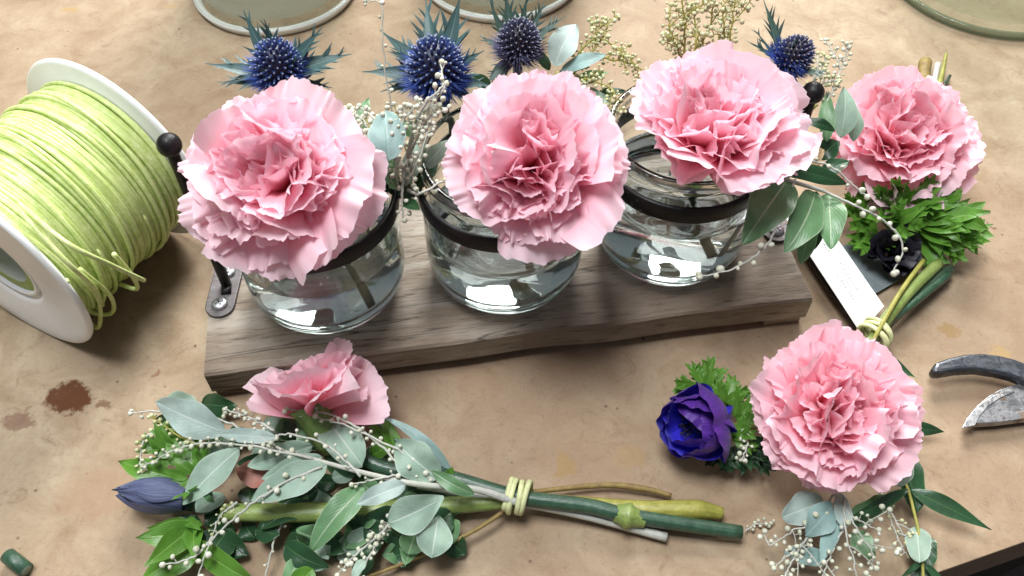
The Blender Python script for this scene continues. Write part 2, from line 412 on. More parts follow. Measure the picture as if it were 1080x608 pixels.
def petals(mb, origin, axis, R, seed, n=34, phi_out=98, phi_in=14, ruffle=.15, spin=0, nu=73, nv=20, wide=1.0, asym=1.0):
    """ruffled carnation petals: broad outer ones, crumpled and tilted inner ones"""
    rng = np.random.RandomState(seed)
    ex0, ey0, ez0 = frame(axis, spin)
    # a few off-centre swirls, as the inner petals of a full carnation bunch in whorls
    cl = [(rng.uniform(0, 6.28), rng.uniform(.10, .26)) for _ in range(3)]
    for i in range(n):
        t = i/(n-1)
        az = i*2.399963+rng.uniform(-.35, .35)
        tilt = R_(rng.uniform(0, 9+22*t*asym)); td = rng.uniform(0, 6.28)
        ez = nrm(ez0*math.cos(tilt)+(ex0*math.cos(td)+ey0*math.sin(td))*math.sin(tilt))
        ex = nrm(ex0-ez*np.dot(ex0, ez)); ey = np.cross(ez, ex)
        off = A(0, 0, 0)
        if t > .42:
            ca, cr_ = cl[i % 3]; off = (ex0*math.cos(ca)+ey0*math.sin(ca))*cr_*R*(t-.2)
        L = R*(1.10-.30*t)*rng.uniform(.90, 1.09)
        pb = R_(phi_out+(phi_in-phi_out)*t**.80+rng.uniform(-11, 11)); pa = R_(50*(1-t)**.8+2)*min(1, phi_out/90)
        W = L*(.74-.20*t)*rng.uniform(.82, 1.18)*wide
        Uu, Vv = np.meshgrid(np.linspace(-1, 1, nu), np.linspace(0, 1, nv))
        vv = np.linspace(0, 1, 41); ph = pa+(pb-pa)*sstep(vv*1.05)
        # some petals roll their lip outward or inward
        ph = ph+R_(rng.uniform(-30, 45))*np.clip(vv-.68, 0, 1)/.32*(.4+.6*t)
        cr = np.concatenate([[0], np.cumsum(np.sin(ph[:-1])*L/40)]); cz = np.concatenate([[0], np.cumsum(np.cos(ph[:-1])*L/40)])
        tf = rng.uniform(11, 15); tn_ = Uu*tf+.35*np.sin(Uu*5+rng.rand()*6)
        teeth = (.021*R*(np.abs((tn_ % 1)-.5)*2-.5)+.012*R*np.sin(Uu*37+rng.rand()*6))*Vv**12
        lobe = .045*np.sin(Uu*rng.uniform(3, 5.5)+rng.rand()*6)+.02*np.sin(Uu*rng.uniform(8, 12)+rng.rand()*6)
        ve = Vv*(1-.24*np.abs(Uu)**2.6+lobe*Vv**2)
        rr = np.interp(ve, vv, cr)+teeth; zz = np.interp(ve, vv, cz)+teeth*.4; pp = np.interp(ve, vv, ph)
        k1, k2, k3 = rng.uniform(.6, 1.3), rng.uniform(1.5, 2.5), rng.uniform(3.2, 4.6)
        p1, p2, p3, p4 = rng.rand(4)*6.28
        amp = ruffle*R*(.62+.75*t)*rng.uniform(.7, 1.25)
        sh = .8*(1-Vv)*rng.uniform(-1, 1)
        d = amp*(.60*Vv**1.2*np.sin(k1*np.pi*Uu+p1)+.45*Vv**1.8*np.sin(k2*np.pi*(Uu+sh*.3)+p2)+.30*Vv**3.6*np.sin(k3*np.pi*(Uu+sh*.2)+p3))
        d += .017*R*np.sin(rng.uniform(8, 11)*np.pi*Uu+p4)*Vv**6
        cup = rng.uniform(-.05, .30)+t*rng.uniform(-.35, .85)
        d += cup*W*(Uu**2)*Vv*.75
        wd = W*(.12+.88*Vv**.80)
        x = Uu*wd*(1-.20*Vv**2*np.abs(np.sin(k2*np.pi*Uu*.5+p2)))+.05*R*Vv**2*np.sin(k2*np.pi*Uu*1.3+p3)
        er = ex*math.cos(az)+ey*math.sin(az); et = -ex*math.sin(az)+ey*math.cos(az)
        roll = rng.uniform(-.30, .30)*(1+1.2*t)
        nr = -np.cos(pp); nz = np.sin(pp)
        bend = (x**2)/(2.6*R)*(.25+.6*np.cos(pp).clip(0, 1))
        r2 = rr+nr*(d+roll*x*Vv)-bend; z2 = zz+nz*(d+roll*x*Vv)
        base = np.asarray(origin)-ez0*.02*R+er*.05*R
        V = base+(off*Vv[..., None])+r2[..., None]*er+x[..., None]*et+z2[..., None]*ez
        U = np.stack([Uu, Vv, np.full_like(Uu, rng.rand())], -1)
        mb.add(V, grid_faces(nv, nu), U)
    return mb

def calyx(mb, origin, axis, R, length=1.7, r=.52):
    ax = nrm(axis)
    lathe(mb, [(.06, -length), (.22, -length+.02), (.34, -length+.12), (r*.85, -length*.7), (r, -length*.3), (r*1.15, 0), (r*1.4, .28), (r*1.2, .3), (.1, .1)], origin, 20, axis=ax)
    return mb

def leaf(mb, p0, p1, w, nrmv=(0, -.45, .9), lift=.12, fold=.18, tip=1.0, seed=0, nu=9, nv=22, shape='oval', wave=.075, curve=0.0):
    rng = np.random.RandomState(seed+int(abs(p0[0])*100) % 9973)
    p0 = np.asarray(p0, float); p1 = np.asarray(p1, float); L = np.linalg.norm(p1-p0); d = (p1-p0)/L
    N = nrm(nrmv); N = nrm(N-d*np.dot(N, d)); Sd = np.cross(d, N)
    v = np.linspace(0, 1, nv); u = np.linspace(-1, 1, nu); Uu, Vv = np.meshgrid(u, v)
    if shape == 'oval': wp = np.sin(np.pi*np.clip(v, 0, 1)**.80)**.72
    elif shape == 'round': wp = np.sin(np.pi*v**.9)**.52
    elif shape == 'lance': wp = np.sin(np.pi*v**.72)**1.05
    elif shape == 'strap': wp = np.clip(np.minimum(v*6, 1), 0, 1)*np.clip((1-v)*2.5, 0, 1)**.6
    elif shape == 'obov': wp = np.sin(np.pi*v**1.35)**.65
    if shape in ('oval', 'round'): wp = wp*(1+.05*np.sin(v*rng.uniform(9, 14)+rng.rand()*6))
    wp = np.maximum(wp, .03)
    X = Uu*(w/2)*wp[:, None]
    bump_ = lift*L*np.sin(np.pi*Vv*.92)
    tw = rng.uniform(-.30, .30)
    h = bump_+fold*np.abs(X)+wave*w*np.sin(Vv*rng.uniform(6, 10)+rng.rand()*6+Uu*1.5)*np.abs(Uu)+tw*X*Vv+rng.uniform(-.10, .12)*L*Vv**3
    cv = curve*L*np.sin(np.pi*Vv)
    V = p0+d*(Vv*L)[..., None]+Sd*(X+cv)[..., None]+N*h[..., None]
    U = np.stack([Uu, Vv, np.full_like(Uu, rng.rand())], -1)
    mb.add(V, grid_faces(nv, nu), U); return mb

def lp(px, py, z): return P(px, py, z)
def leafpx(parent, mat, a, b, wpx, z0=1.2, z1=1.4, name='leaf', shape='oval', n=None, label=None, seed=0, **kw):
    p0, p1 = P(a[0], a[1], z0), P(b[0], b[1], z1)
    rng = np.random.RandomState(seed+a[0]*7+a[1])
    nn = np.array(n if n is not None else (rng.uniform(-.35, .35), -.45+rng.uniform(-.25, .25), .9))
    mb = MB(); leaf(mb, p0, p1, wpx/ppc(p0), nn, seed=seed, shape=shape, **kw)
    return mb.build(name, mat, parent, label=label)

def lobed(mb, base, d, N, L, seed, depth=2, spread=60, n=5):
    """anemone foliage: a hand of pointed lobes, each with smaller teeth"""
    rng = np.random.RandomState(seed); d = nrm(d); N = nrm(np.asarray(N)-d*np.dot(N, d)); Sd = np.cross(d, N)
    for k in range(n):
        a = R_(-spread+2*spread*k/(n-1)+rng.uniform(-6, 6))
        dd = nrm(d*math.cos(a)+Sd*math.sin(a)+N*rng.uniform(-.25, .65))
        l = L*(1-.35*abs(a)/R_(90))*rng.uniform(.8, 1.1)
        leaf(mb, base, np.asarray(base)+dd*l, l*.40, N+rng.uniform(-.3, .3, 3), lift=rng.uniform(-.1, .12), fold=.3, seed=seed*13+k, nu=5, nv=10, shape='lance')
        if depth > 0:
            for q, f in ((-1, .42), (1, .42), (-1, .62), (1, .62)):
                b2 = np.asarray(base)+dd*l*f; aa = q*R_(rng.uniform(28, 42))
                s2 = np.cross(dd, N); d2 = nrm(dd*math.cos(aa)+s2*math.sin(aa)+N*rng.uniform(-.35, .5))
                l2 = l*rng.uniform(.36, .52)*(1.1-f*.4)
                leaf(mb, b2, b2+d2*l2, l2*.50, N+rng.uniform(-.3, .3, 3), lift=.03, fold=.3, seed=seed*17+k, nu=5, nv=8, shape='lance')
    return mb

def sprig(parent, pts, name='bud_sprig', stem_r=.05, bud_r=.11, spacing=.42, mat_s='twig', mat_b='bud', seed=0, cluster=0, side=.22, start=.15, tiprow=True, subs=0, label=None, jitter=.25):
    """a twig of small round buds; buds hang as a sub-mesh of the twig"""
    rng = np.random.RandomState(seed)
    pts = [P(*p) if len(p) == 3 and not isinstance(p, np.ndarray) else p for p in pts]
    c = catmull(pts, 8); c = [q+rng.uniform(-.03, .03, 3) for q in c]
    sm, bm_ = MB(), MB()
    tube(sm, c, [stem_r, stem_r*.75, stem_r*.5], 6)
    paths = [(c, 1.0)]
    for k in range(subs):
        i = int(len(c)*(.15+.7*(k+.5)/subs)); i = min(i, len(c)-2)
        d = nrm(c[i+1]-c[i]); sd = nrm(np.cross(d, A(0, -.5, .9)))*(1 if k % 2 else -1)
        l = rng.uniform(.45, 1.0); q0 = c[i]
        sub = catmull([q0, q0+(d*.7+sd*.6+A(0, 0, .2))*l*.5, q0+(d*1.0+sd*.9+rng.uniform(-.2, .2, 3))*l], 5)
        tube(sm, sub, [stem_r*.6, stem_r*.4], 5); paths.append((sub, .4))
    for path, f in paths:
        path = np.array(path); seg = np.linalg.norm(np.diff(path, axis=0), axis=1); cum = np.concatenate([[0], np.cumsum(seg)])
        s_ = cum[-1]*(start if f == 1.0 else .2); k = 0
        while s_ < cum[-1]:
            p = np.array([np.interp(s_, cum, path[:, a]) for a in range(3)]); j = min(np.searchsorted(cum, s_), len(path)-2)
            d = nrm(path[j+1]-path[j]); sd = nrm(np.cross(d, A(0, -.5, .85)))
            for e in range(1+cluster):
                sg = 1 if (k+e) % 2 else -1
                off = sd*sg*side*rng.uniform(.6, 1.2)+d*rng.uniform(-.02, .14)+A(0, 0, rng.uniform(-.08, .16))+rng.uniform(-.5, .5, 3)*jitter*side
                r = .84*bud_r*rng.uniform(.62, 1.18)
                tube(sm, [p, p+off*.9], [stem_r*.42, stem_r*.36], 4, cap=False)
                ball(bm_, p+off, r, 2, tuple(rng.uniform(.82, 1.15, 3)))
            s_ += spacing*rng.uniform(.6, 1.35); k += 1
        ball(bm_, path[-1], bud_r*.95, 2)
    st = sm.build(name, M[mat_s], parent, label=label)
    bm_.build('buds', M[mat_b], st)
    return st

def spiny(mb, base, d, N, L, W, seed):
    """sea holly bract: narrow blade with forward pointing spines"""
    rng = np.random.RandomState(seed); d = nrm(d); N = nrm(np.asarray(N, float)-d*np.dot(N, d)); Sd = np.cross(d, N)
    nv = 33; rows = []; UU = []
    bend = rng.uniform(-.12, .22); sw = rng.uniform(-.12, .12)
    tl = sorted(rng.uniform(.18, .85, 4)); tr = sorted(rng.uniform(.18, .85, 4))
    for j in range(nv):
        v = j/(nv-1); w0 = W*(.32+.68*math.sin(math.pi*min(1, v*1.1+.08))**.8)*(1-v)**.55
        c = np.asarray(base)+d*v*L+N*(bend*L*v*v)+Sd*sw*L*v*v
        row = []
        for sgn, ts in ((-1, tl), (1, tr)):
            row.append(c+Sd*sgn*w0*.5+N*w0*.22)
        rows.append((row[0], c, row[1])); UU.append(((-1, v, 0), (0, v, 0), (1, v, 0)))
    V = np.array(rows).reshape(-1, 3); mb.add(V, grid_faces(nv, 3), np.array(UU).reshape(-1, 3))
    for sgn, ts in ((-1, tl), (1, tr)):
        for t in ts:
            w0 = W*(.32+.68*math.sin(math.pi*min(1, t*1.1+.08))**.8)*(1-t)**.55
            c = np.asarray(base)+d*t*L+N*(bend*L*t*t)+Sd*sw*L*t*t+Sd*sgn*w0*.42+N*w0*.18
            l = L*rng.uniform(.20, .34)*(1.1-.5*t); dd = nrm(d*.95+Sd*sgn*.6+N*rng.uniform(-.1, .5))
            a_, b_ = c-d*l*.28, c+d*l*.22
            tipp = c+dd*l
            mb.add([a_, b_, tipp, (a_+b_)/2+N*.04], [(0, 1, 2), (0, 3, 2), (3, 1, 2)], [(.9, t, 0), (.9, t, 0), (1, 1, 0), (.3, t, 0)])
    return mb

def sea_holly(label, hpx, z, rpx, axis, bracts, matset=('holly', 'spine', 'bract'), foot=None, seed=0, elong=1.25, group='sea hollies in the jars', br_default=8):
    c = P(hpx[0], hpx[1], z); r = rpx/ppc(c); ax = nrm(axis); ex, ey, ez = frame(ax)
    t = thing('sea_holly', label, 'sea holly', foot if foot is not None else c-A(0, 0, 5), group)
    rng = np.random.RandomState(seed)
    hb = MB(); v, f = ICO[3]
    core = c+(v[:, 0:1]*ex+v[:, 1:2]*ey+v[:, 2:3]*ez*elong)*r*.78
    hb.add(core, f, np.zeros((len(v), 3)))
    N_ = 150
    for i in range(N_):
        zz = 1-(i+.5)/N_*1.55
        rho = math.sqrt(max(0, 1-zz*zz)); a = i*2.399963
        n = ex*rho*math.cos(a)+ey*rho*math.sin(a)+ez*zz
        p = c+(ex*rho*math.cos(a)+ey*rho*math.sin(a)+ez*zz*elong)*r*.78
        side = nrm(np.cross(n, A(.3, .5, .8))); s2 = np.cross(n, side); up = nrm(n+ez*.25)
        h = r*.30*rng.uniform(.85, 1.1); rb = r*.066; rt = r*.031
        ring = []
        for (hh, rad, vv) in ((0, rb, .1), (h*.55, rb*.9, .6), (h*.82, rt*1.25, .86), (h*.92, rt*1.2, 1.), (h, rt*.5, 1.)):
            for q in range(6):
                an = q*math.pi/3; ring.append((p+up*hh+(side*math.cos(an)+s2*math.sin(an))*rad, (0, vv, 0)))
        V = [x[0] for x in ring]+[p+up*h]; U = [x[1] for x in ring]+[(0, 1, 0)]
        Fs = grid_faces(5, 6, True)+[(30, 24+q, 24+(q+1) % 6) for q in range(6)]
        hb.add(V, Fs, U)
    hb.build('flower_head', M[matset[0]], t)
    sb = MB()
    for i in range(760):                      # bristles between the florets, thickest round the skirt
        low = i < 600
        zz = rng.uniform(-.75, -.05) if low else rng.uniform(-.2, .85); a = rng.uniform(0, 6.283); rho = math.sqrt(1-zz*zz)
        n = ex*rho*math.cos(a)+ey*rho*math.sin(a)+ez*zz
        p = c+(n+ez*zz*(elong-1))*r*.80; l = r*(rng.uniform(.45, .85) if low else rng.uniform(.25, .40))
        up = nrm(n+ez*(.55 if low else .1)+rng.uniform(-.15, .15, 3)); sd = nrm(np.cross(up, A(.2, .9, .4)))
        s2 = np.cross(up, sd); w = r*.026
        sb.add([p+sd*w, p-sd*.5*w+s2*.87*w, p-sd*.5*w-s2*.87*w, p+up*l], [(0, 1, 3), (1, 2, 3), (2, 0, 3)])
    sb.build('bristles', M[matset[1]], t, smooth=False)
    base = c-ez*r*.75*elong*.8
    for k, b in enumerate(bracts):
        tip, w = P(b[0], b[1], b[2]), b[3]
        st = base+nrm(tip-base)*r*.5
        mb = MB(); L = np.linalg.norm(tip-st)
        spiny(mb, st, tip-st, ez*1.0+A(0, -.5, .5)+rng.uniform(-.3, .3, 3), L, 1.12*w/ppc(c), seed*31+k)
        mb.build('bract', M[b[4] if len(b) > 4 else matset[2]], t)
    if foot is not None:
        sm = MB(); tube(sm, catmull([base, (base+foot)/2+A(.15, .1, .3), foot], 8), .16, 8)
        sm.build('stem', M['stem'], t)
    return t

def tie(parent, c, d, r, n=4, wire=.085, mat='cord_pale', name='cord_tie', flat=.7, spread=.2):
    mb = MB(); d = nrm(d); ex = nrm(np.cross(d, A(0, 0, 1))); ez = np.cross(ex, d)
    rng = random.Random(int(abs(c[0])*91)); pts = []
    N_ = int(22*n)
    for i in range(N_+1):
        a = 2*math.pi*i/22; k = i/22-n/2
        rr = r*(1+.05*math.sin(a*1.7+n))
        pts.append(np.asarray(c)+ex*math.cos(a)*rr+ez*math.sin(a)*rr*flat+d*(k*spread+.05*math.sin(a*.63)))
    tube(mb, pts, wire, 8); return mb.build(name, M[mat], parent)
print('lib ok')

# ================================================================== SETTING
e0, e1 = P(985, 605.5), P(1080, 572)
ed = nrm(e1-e0); en = A(-ed[1], ed[0], 0)
a0, a1 = e0-ed*90, e1+ed*70
tb = MB(); TH = 2.2
poly = [a0, a1, a1+en*130, a0+en*130]
prism(tb, [p+A(0, 0, -.18) for p in poly], [p for p in poly])
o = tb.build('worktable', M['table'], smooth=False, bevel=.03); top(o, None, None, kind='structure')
tb = MB(); prism(tb, [p+A(0, 0, -TH) for p in poly], [p+A(0, 0, -.182) for p in poly]); tb.build('underside', M['edge'], o, smooth=False)
fl = MB(); fl.add([(-400, -400, -75), (400, -400, -75), (400, 400, -75), (-400, 400, -75)], [(0, 1, 2, 3)])
o = fl.build('floor', M['floor'], smooth=False); top(o, None, None, kind='structure')
# seat edge seen below the table corner
sp = P(1072, 590, -8)+A(4.5, -10.3, 0)
st = thing('stool', 'dull brown padded stool showing below the table edge at the corner', 'stool', (sp[0], sp[1], -75))
mb = MB(); lathe(mb, [(0.01, -3), (8, -3), (10.5, -2.6), (11.2, -1.5), (11, -.4), (9.8, 0), (.01, .25)], sp, 64); mb.build('seat', M['leather'], st)
for sx, sy in ((-1, -1), (1, -1), (1, 1), (-1, 1)):
    mb = MB(); tube(mb, [sp+A(sx*6, sy*6, -2.9), A(sp[0]+sx*9, sp[1]+sy*9, -75)], [1.4, 1.0], 10); mb.build('leg', M['leather'], st)

# ================================================================== JAR STAND
BT = 1.75
fl_, fr_ = P(215, 395, BT), P(857, 315, BT)
bd = nrm(fr_-fl_); bn = A(-bd[1], bd[0], 0); BL = np.linalg.norm(fr_-fl_); BW = 8.4
bang = math.atan2(bd[1], bd[0]); bc = (fl_+fr_)/2+bn*BW/2; bc[2] = 0
print('board', BL, math.degrees(bang))
stand = thing('jar_stand', 'weathered grey wooden board with black iron rings and end posts holding the three jars', 'jar stand', bc, rotz=bang)
mb = MB(); nseg = 60; rng = np.random.RandomState(5)
# plank: slightly uneven long edges
prof = []
xs = np.linspace(-BL/2, BL/2, nseg)
T_ = 1.25; z0 = BT-T_
def edge(y, amp, sd):
    r = np.random.RandomState(sd); k = r.uniform(.3, 1.6, 4); p = r.rand(4)*6
    return lambda x: y+amp*sum(math.sin(k[i]*x+p[i]) for i in range(4))/2
fy, by = edge(-BW/2, .05, 1), edge(BW/2, .06, 2)
V = []
for x in xs:
    for (y, z) in ((fy(x)+.06, z0), (fy(x), z0+.08), (fy(x), BT-.09), (fy(x)+.1, BT), (by(x)-.1, BT), (by(x), BT-.09), (by(x), z0+.08), (by(x)-.06, z0)):
        V.append((x, y, z))
mb.add(V, grid_faces(nseg, 8, True)+[tuple(range(8))[::-1], tuple((nseg-1)*8+i for i in range(8))])
mb.build('board', M['wood'], stand, local=True, smooth=False)
for sx in (-1, 1):
    mb = MB(); box(mb, (sx*(BL/2-.85), 0, z0/2-.002), 1.6, BW-.25, z0-.004); mb.build('foot', M['wood'], stand, local=True, smooth=False, bevel=.05)

JR = 3.1
jars = []
for (x, yb) in ((341, 352), (532, 331), (709, 302)):
    p = P(x, yb, BT); jars.append(A(p[0], p[1]+2.45, BT))
RZ = BT+4.55      # underside of the rings
def bentbar(mb, pts, w, t):
    """flat strap following a path"""
    pts = np.array(pts); T = np.gradient(pts, axis=0)
    V = []
    for p, d in zip(pts, T):
        d = nrm(d); h = A(0, 0, 1)
        if abs(d[2]) > .8: h = A(bd[0], bd[1], 0)*0+A(-bd[1], bd[0], 0)
        s_ = nrm(np.cross(d, h)); h2 = np.cross(s_, d)
        V += [p+h2*w/2+s_*t/2, p-h2*w/2+s_*t/2, p-h2*w/2-s_*t/2, p+h2*w/2-s_*t/2]
    n = len(pts); mb.add(V, grid_faces(n, 4, True)+[(3, 2, 1, 0), tuple((n-1)*4+i for i in range(4))])
for j in jars:
    mb = MB(); r0 = 3.02
    lathe(mb, [(r0, .05), (r0, .67), (r0+.04, .74), (r0+.16, .74), (r0+.2, .67), (r0+.2, .06), (r0+.16, 0), (r0+.04, 0)], (j[0], j[1], RZ), 96, closed=True)
    mb.build('ring', M['iron'], stand)
for a_, b_ in ((0, 1), (1, 2)):
    d = nrm(jars[b_]-jars[a_]); mb = MB(); p, q = jars[a_]+d*3.15, jars[b_]-d*3.15
    p[2] = q[2] = RZ+.31; bentbar(mb, [p, (p+q)/2, q], .55, .2); mb.build('connector', M['iron'], stand, smooth=False, bevel=.03)
def find_z(x, y, ytarget):
    best = None
    for z in np.arange(2, 14, .02):
        v = A(x, y, z)-CAM; py = 304-F*np.dot(v, UPV)/np.dot(v, FWD)
        if best is None or abs(py-ytarget) < best[0]: best = (abs(py-ytarget), z)
    return best[1]
def proj(p):
    v = np.asarray(p)-CAM; d = np.dot(v, FWD); return (540+F*v[0]/d, 304-F*np.dot(v, UPV)/d)
for (bx, by_, ky, jidx, sg) in ((240, 303, 153, 0, -1), (812, 232, 98, 2, 1)):
    b = P(bx, by_, BT); kz = find_z(b[0], b[1], ky); print('knob z', kz, proj(A(b[0], b[1], kz)))
    mb = MB(); pts = [A(b[0], b[1], z) for z in np.linspace(BT+.2, kz, 12)]
    foot = [b+A(0, 0, .12)-A(-bd[1], bd[0], 0)*.5*s for s in (1.0, .3)]
    tube(mb, foot+pts, .21, 12); mb.build('post', M['iron'], stand)
    mb = MB(); ball(mb, A(b[0], b[1], kz), .42, 3); mb.build('knob', M['iron'], stand)
    d = jars[jidx]-b; d[2] = 0; d = nrm(d); q = jars[jidx]-d*3.15; mb = MB()
    bentbar(mb, [A(b[0], b[1], RZ+.31), A((b[0]+q[0])/2, (b[1]+q[1])/2, RZ+.31), A(q[0], q[1], RZ+.31)], .55, .2); mb.build('connector', M['iron'], stand, smooth=False, bevel=.03)
    # bracket plate with rounded ends and two screws
    pb_, pf = P(243, 283, BT), P(231, 331, BT)
    if sg > 0: pb_, pf = b+bn*1.3, b-bn*1.1
    ctr = (pb_+pf)/2; dv = nrm(pf-pb_); hl = np.linalg.norm(pf-pb_)/2; sv = A(-dv[1], dv[0], 0); w = .58
    ol = []
    for k in range(13): a = math.pi*k/12; ol.append(ctr+dv*(hl-w+.25)+dv*math.sin(a)*w+sv*math.cos(a)*w)
    for k in range(13): a = math.pi*k/12; ol.append(ctr-dv*(hl-w+.25)-dv*math.sin(a)*w-sv*math.cos(a)*w)
    mb = MB(); prism(mb, [p*A(1, 1, 0)+A(0, 0, BT+.002) for p in ol], [p*A(1, 1, 0)+A(0, 0, BT+.14) for p in ol])
    br = mb.build('bracket', M['bracket'], stand, smooth=False, bevel=.04)
    for c_ in (ctr+dv*(hl-.35), ctr-dv*(hl-.35)):
        mb = MB(); c_ = A(c_[0], c_[1], BT+.14)
        lathe(mb, [(.33, -.02), (.32, .06), (.25, .13), (.12, .16), (.001, .165)], c_, 24)
        for k in range(2):
            box(mb, c_+A(0, 0, .165), .34, .07, .02, .6+k*math.pi/2)
        mb.build('screw', M['screw'], br, smooth=True)

# ================================================================== JARS
jar_labels = ['round clear glass jar in the first iron ring, beside the spool of cord', 'round clear glass jar in the middle iron ring of the stand',
              'round clear glass jar in the iron ring farthest from the spool of cord']
H = 6.3
outer = [(.01, 0), (1.9, 0), (2.35, .06), (2.75, .35), (3.0, .85), (JR, 1.5), (JR, 3.4), (3.06, 3.9), (2.94, 4.4), (2.88, 4.8), (2.88, 5.5), (2.95, 5.75), (3.04, 5.9), (3.04, 6.1), (2.95, H)]
inner = [(2.80, H), (2.72, 6.1), (2.70, 5.0), (2.76, 4.5), (2.88, 3.9), (2.92, 3.3), (2.92, 1.6), (2.80, 1.0), (2.5, .62), (2.0, .42), (.9, .5), (.01, .58)]
def smooth_prof(pr, n=4):
    q = catmull([A(r, 0, z) for r, z in pr], n); return [(max(.005, p[0]), p[2]) for p in q]
rb_ = np.random.RandomState(17)
M['bubble'] = mat_frost('air bubble', (.85, .88, .88), .35, .05)
for k, (j, wl) in enumerate(zip(jars, (3.0, 2.9, 3.5))):
    t = thing('glass_jar', jar_labels[k], 'glass jar', j, 'glass jars in the stand')
    mb = MB(); lathe(mb, smooth_prof(outer)+smooth_prof(inner), j+A(0, 0, .01), 96); mb.build('glass', M['glass'], t)
    # the water overlaps the glass wall a hair so no air gap shows
    wp = [(.01, .55), (.9, .47), (2.0, .40), (2.52, .60), (2.82, .98), (2.94, 1.6), (2.94, wl-.05), (2.93, wl+.05), (2.80, wl-.01), (2.6, wl-.03), (.01, wl-.03)]
    mb = MB(); lathe(mb, wp, j+A(0, 0, .01), 96); wo = mb.build('water', M['water'], t)
    mb = MB()
    for q in range(34):
        a = rb_.uniform(0, 6.283); rr = rb_.uniform(.3, 2.78) if q % 3 else 2.80
        ball(mb, j+A(rr*math.cos(a), rr*math.sin(a), wl-.02-(0 if q % 3 else rb_.uniform(0, 1.8))), rb_.uniform(.02, .055), 2)
    mb.build('bubbles', M['bubble'], wo)

# ================================================================== CARNATIONS IN THE JARS
def carnation(label, cpx, z, rpx, axis, seed, mat='petal', foot=None, n=34, group=None, squash=.36, **kw):
    c = P(cpx[0], cpx[1], z); R = rpx/ppc(c); ax = nrm(axis); org = c-ax*R*squash
    t = thing('carnation', label, 'carnation', foot if foot is not None else org, group)
    mb = MB(); petals(mb, org, ax, R, seed, n, **kw); petals(mb, org, ax, R*.95, seed+100, 7, 34, 5, .13, nu=49); mb.build('petals', M[mat], t)
    mb = MB(); calyx(mb, org+ax*.15, ax, R); mb.build('calyx', M['calyx'], t)
    mb = MB(); b = org-ax*1.5
    tube(mb, catmull([b, b-ax*.9+(foot-b)*.15, foot], 8), .15, 10); mb.build('stem', M['stem'], t)
    return t
carnation('large pink carnation in the jar nearest the spool of cord', (291, 187), 9.4, 98, (-.12, -.50, .86), 11, n=34, ruffle=.16, phi_in=20, foot=jars[0]+A(1.5, -1.2, .75), group='pink carnations in the jars')
carnation('pale pink carnation with a deeper pink heart in the middle jar', (564, 171), 9.4, 96, (.02, -.50, .86), 23, n=38, ruffle=.16, phi_in=20, foot=jars[1]+A(-1.5, 1.1, .75), group='pink carnations in the jars')
carnation('pink carnation facing upward in the jar nearest the white tag', (752, 134), 8.8, 96, (.04, -.10, 1.0), 35, foot=jars[2]+A(1.2, -.6, .9), group='pink carnations in the jars', phi_out=92)

# ================================================================== SEA HOLLIES
sea_holly('blue sea holly behind the large carnation of the jar nearest the spool', (292, 70), 9.3, 26, (0, -.15, 1), [
    (250, 14, 10.5, 16), (283, 17, 10.8, 15), (340, 28, 10.3, 17), (368, 50, 9.6, 20), (216, 66, 9.4, 18), (228, 92, 8.8, 12), (364, 60, 8.6, 16), (236, 70, 9.0, 13), (352, 92, 8.0, 10), (316, 60, 10, 9)], foot=jars[0]+A(-.6, 1.0, .9), seed=1)
sea_holly('bright blue sea holly rising between the first and middle jars', (459, 72), 9.6, 30, (-.05, -.2, 1), [
    (447, -4, 10.8, 20), (489, -6, 11, 22), (399, 32, 10.2, 20), (382, 68, 9.3, 20), (400, 92, 8.6, 15), (520, 88, 9.0, 15), (414, 48, 10, 14), (510, 50, 10, 14), (476, 120, 8.5, 14), (505, 108, 8.4, 13)], foot=jars[1]+A(-1.6, .6, .9), seed=2)
sea_holly('small grey violet sea holly with dark bracts behind the middle carnation', (547, 46), 9.2, 23, (.1, 0, 1), [
    (530, -8, 10.4, 16, 'bract_dark'), (556, -8, 10.5, 10, 'bract_dark'), (578, 2, 10.2, 11), (594, 12, 9.8, 12, 'bract_dark'), (508, 2, 10, 9, 'bract_dark'), (575, 60, 8.6, 10), (505, 40, 9, 10, 'bract_dark'), (512, 88, 8, 16, 'bract_dark')], ('holly_grey', 'spine_grey', 'bract_dark'), foot=jars[1]+A(.2, 1.5, .9), seed=3)
sea_holly('small dark blue sea holly leaning out behind the upward facing carnation', (836, 60), 9.6, 20, (.6, .1, .8), [
    (806, -4, 11.0, 15, 'bract_dark'), (842, 32, 10.8, 14, 'bract_dark'), (788, 38, 10, 6), (876, 84, 9.4, 11, 'bract_dark'), (862, 80, 9.0, 13, 'bract_dark'), (794, 30, 10, 5)], ('holly_grey', 'spine', 'bract_dark'), foot=jars[2]+A(.4, 1.2, .9), seed=4)

# ================================================================== SPRIGS IN THE JARS
def sprig_thing(name, label, cat, foot, first, group, mat='stem_yellow', r=.07):
    t = thing(name, label, cat, foot, group)
    mb = MB(); f = P(*first); tube(mb, catmull([foot, (foot+f)/2+A(.1, .1, .2), f], 8), r, 6); mb.build('stem', M[mat], t); return t
G = 'bud sprays in the jars'
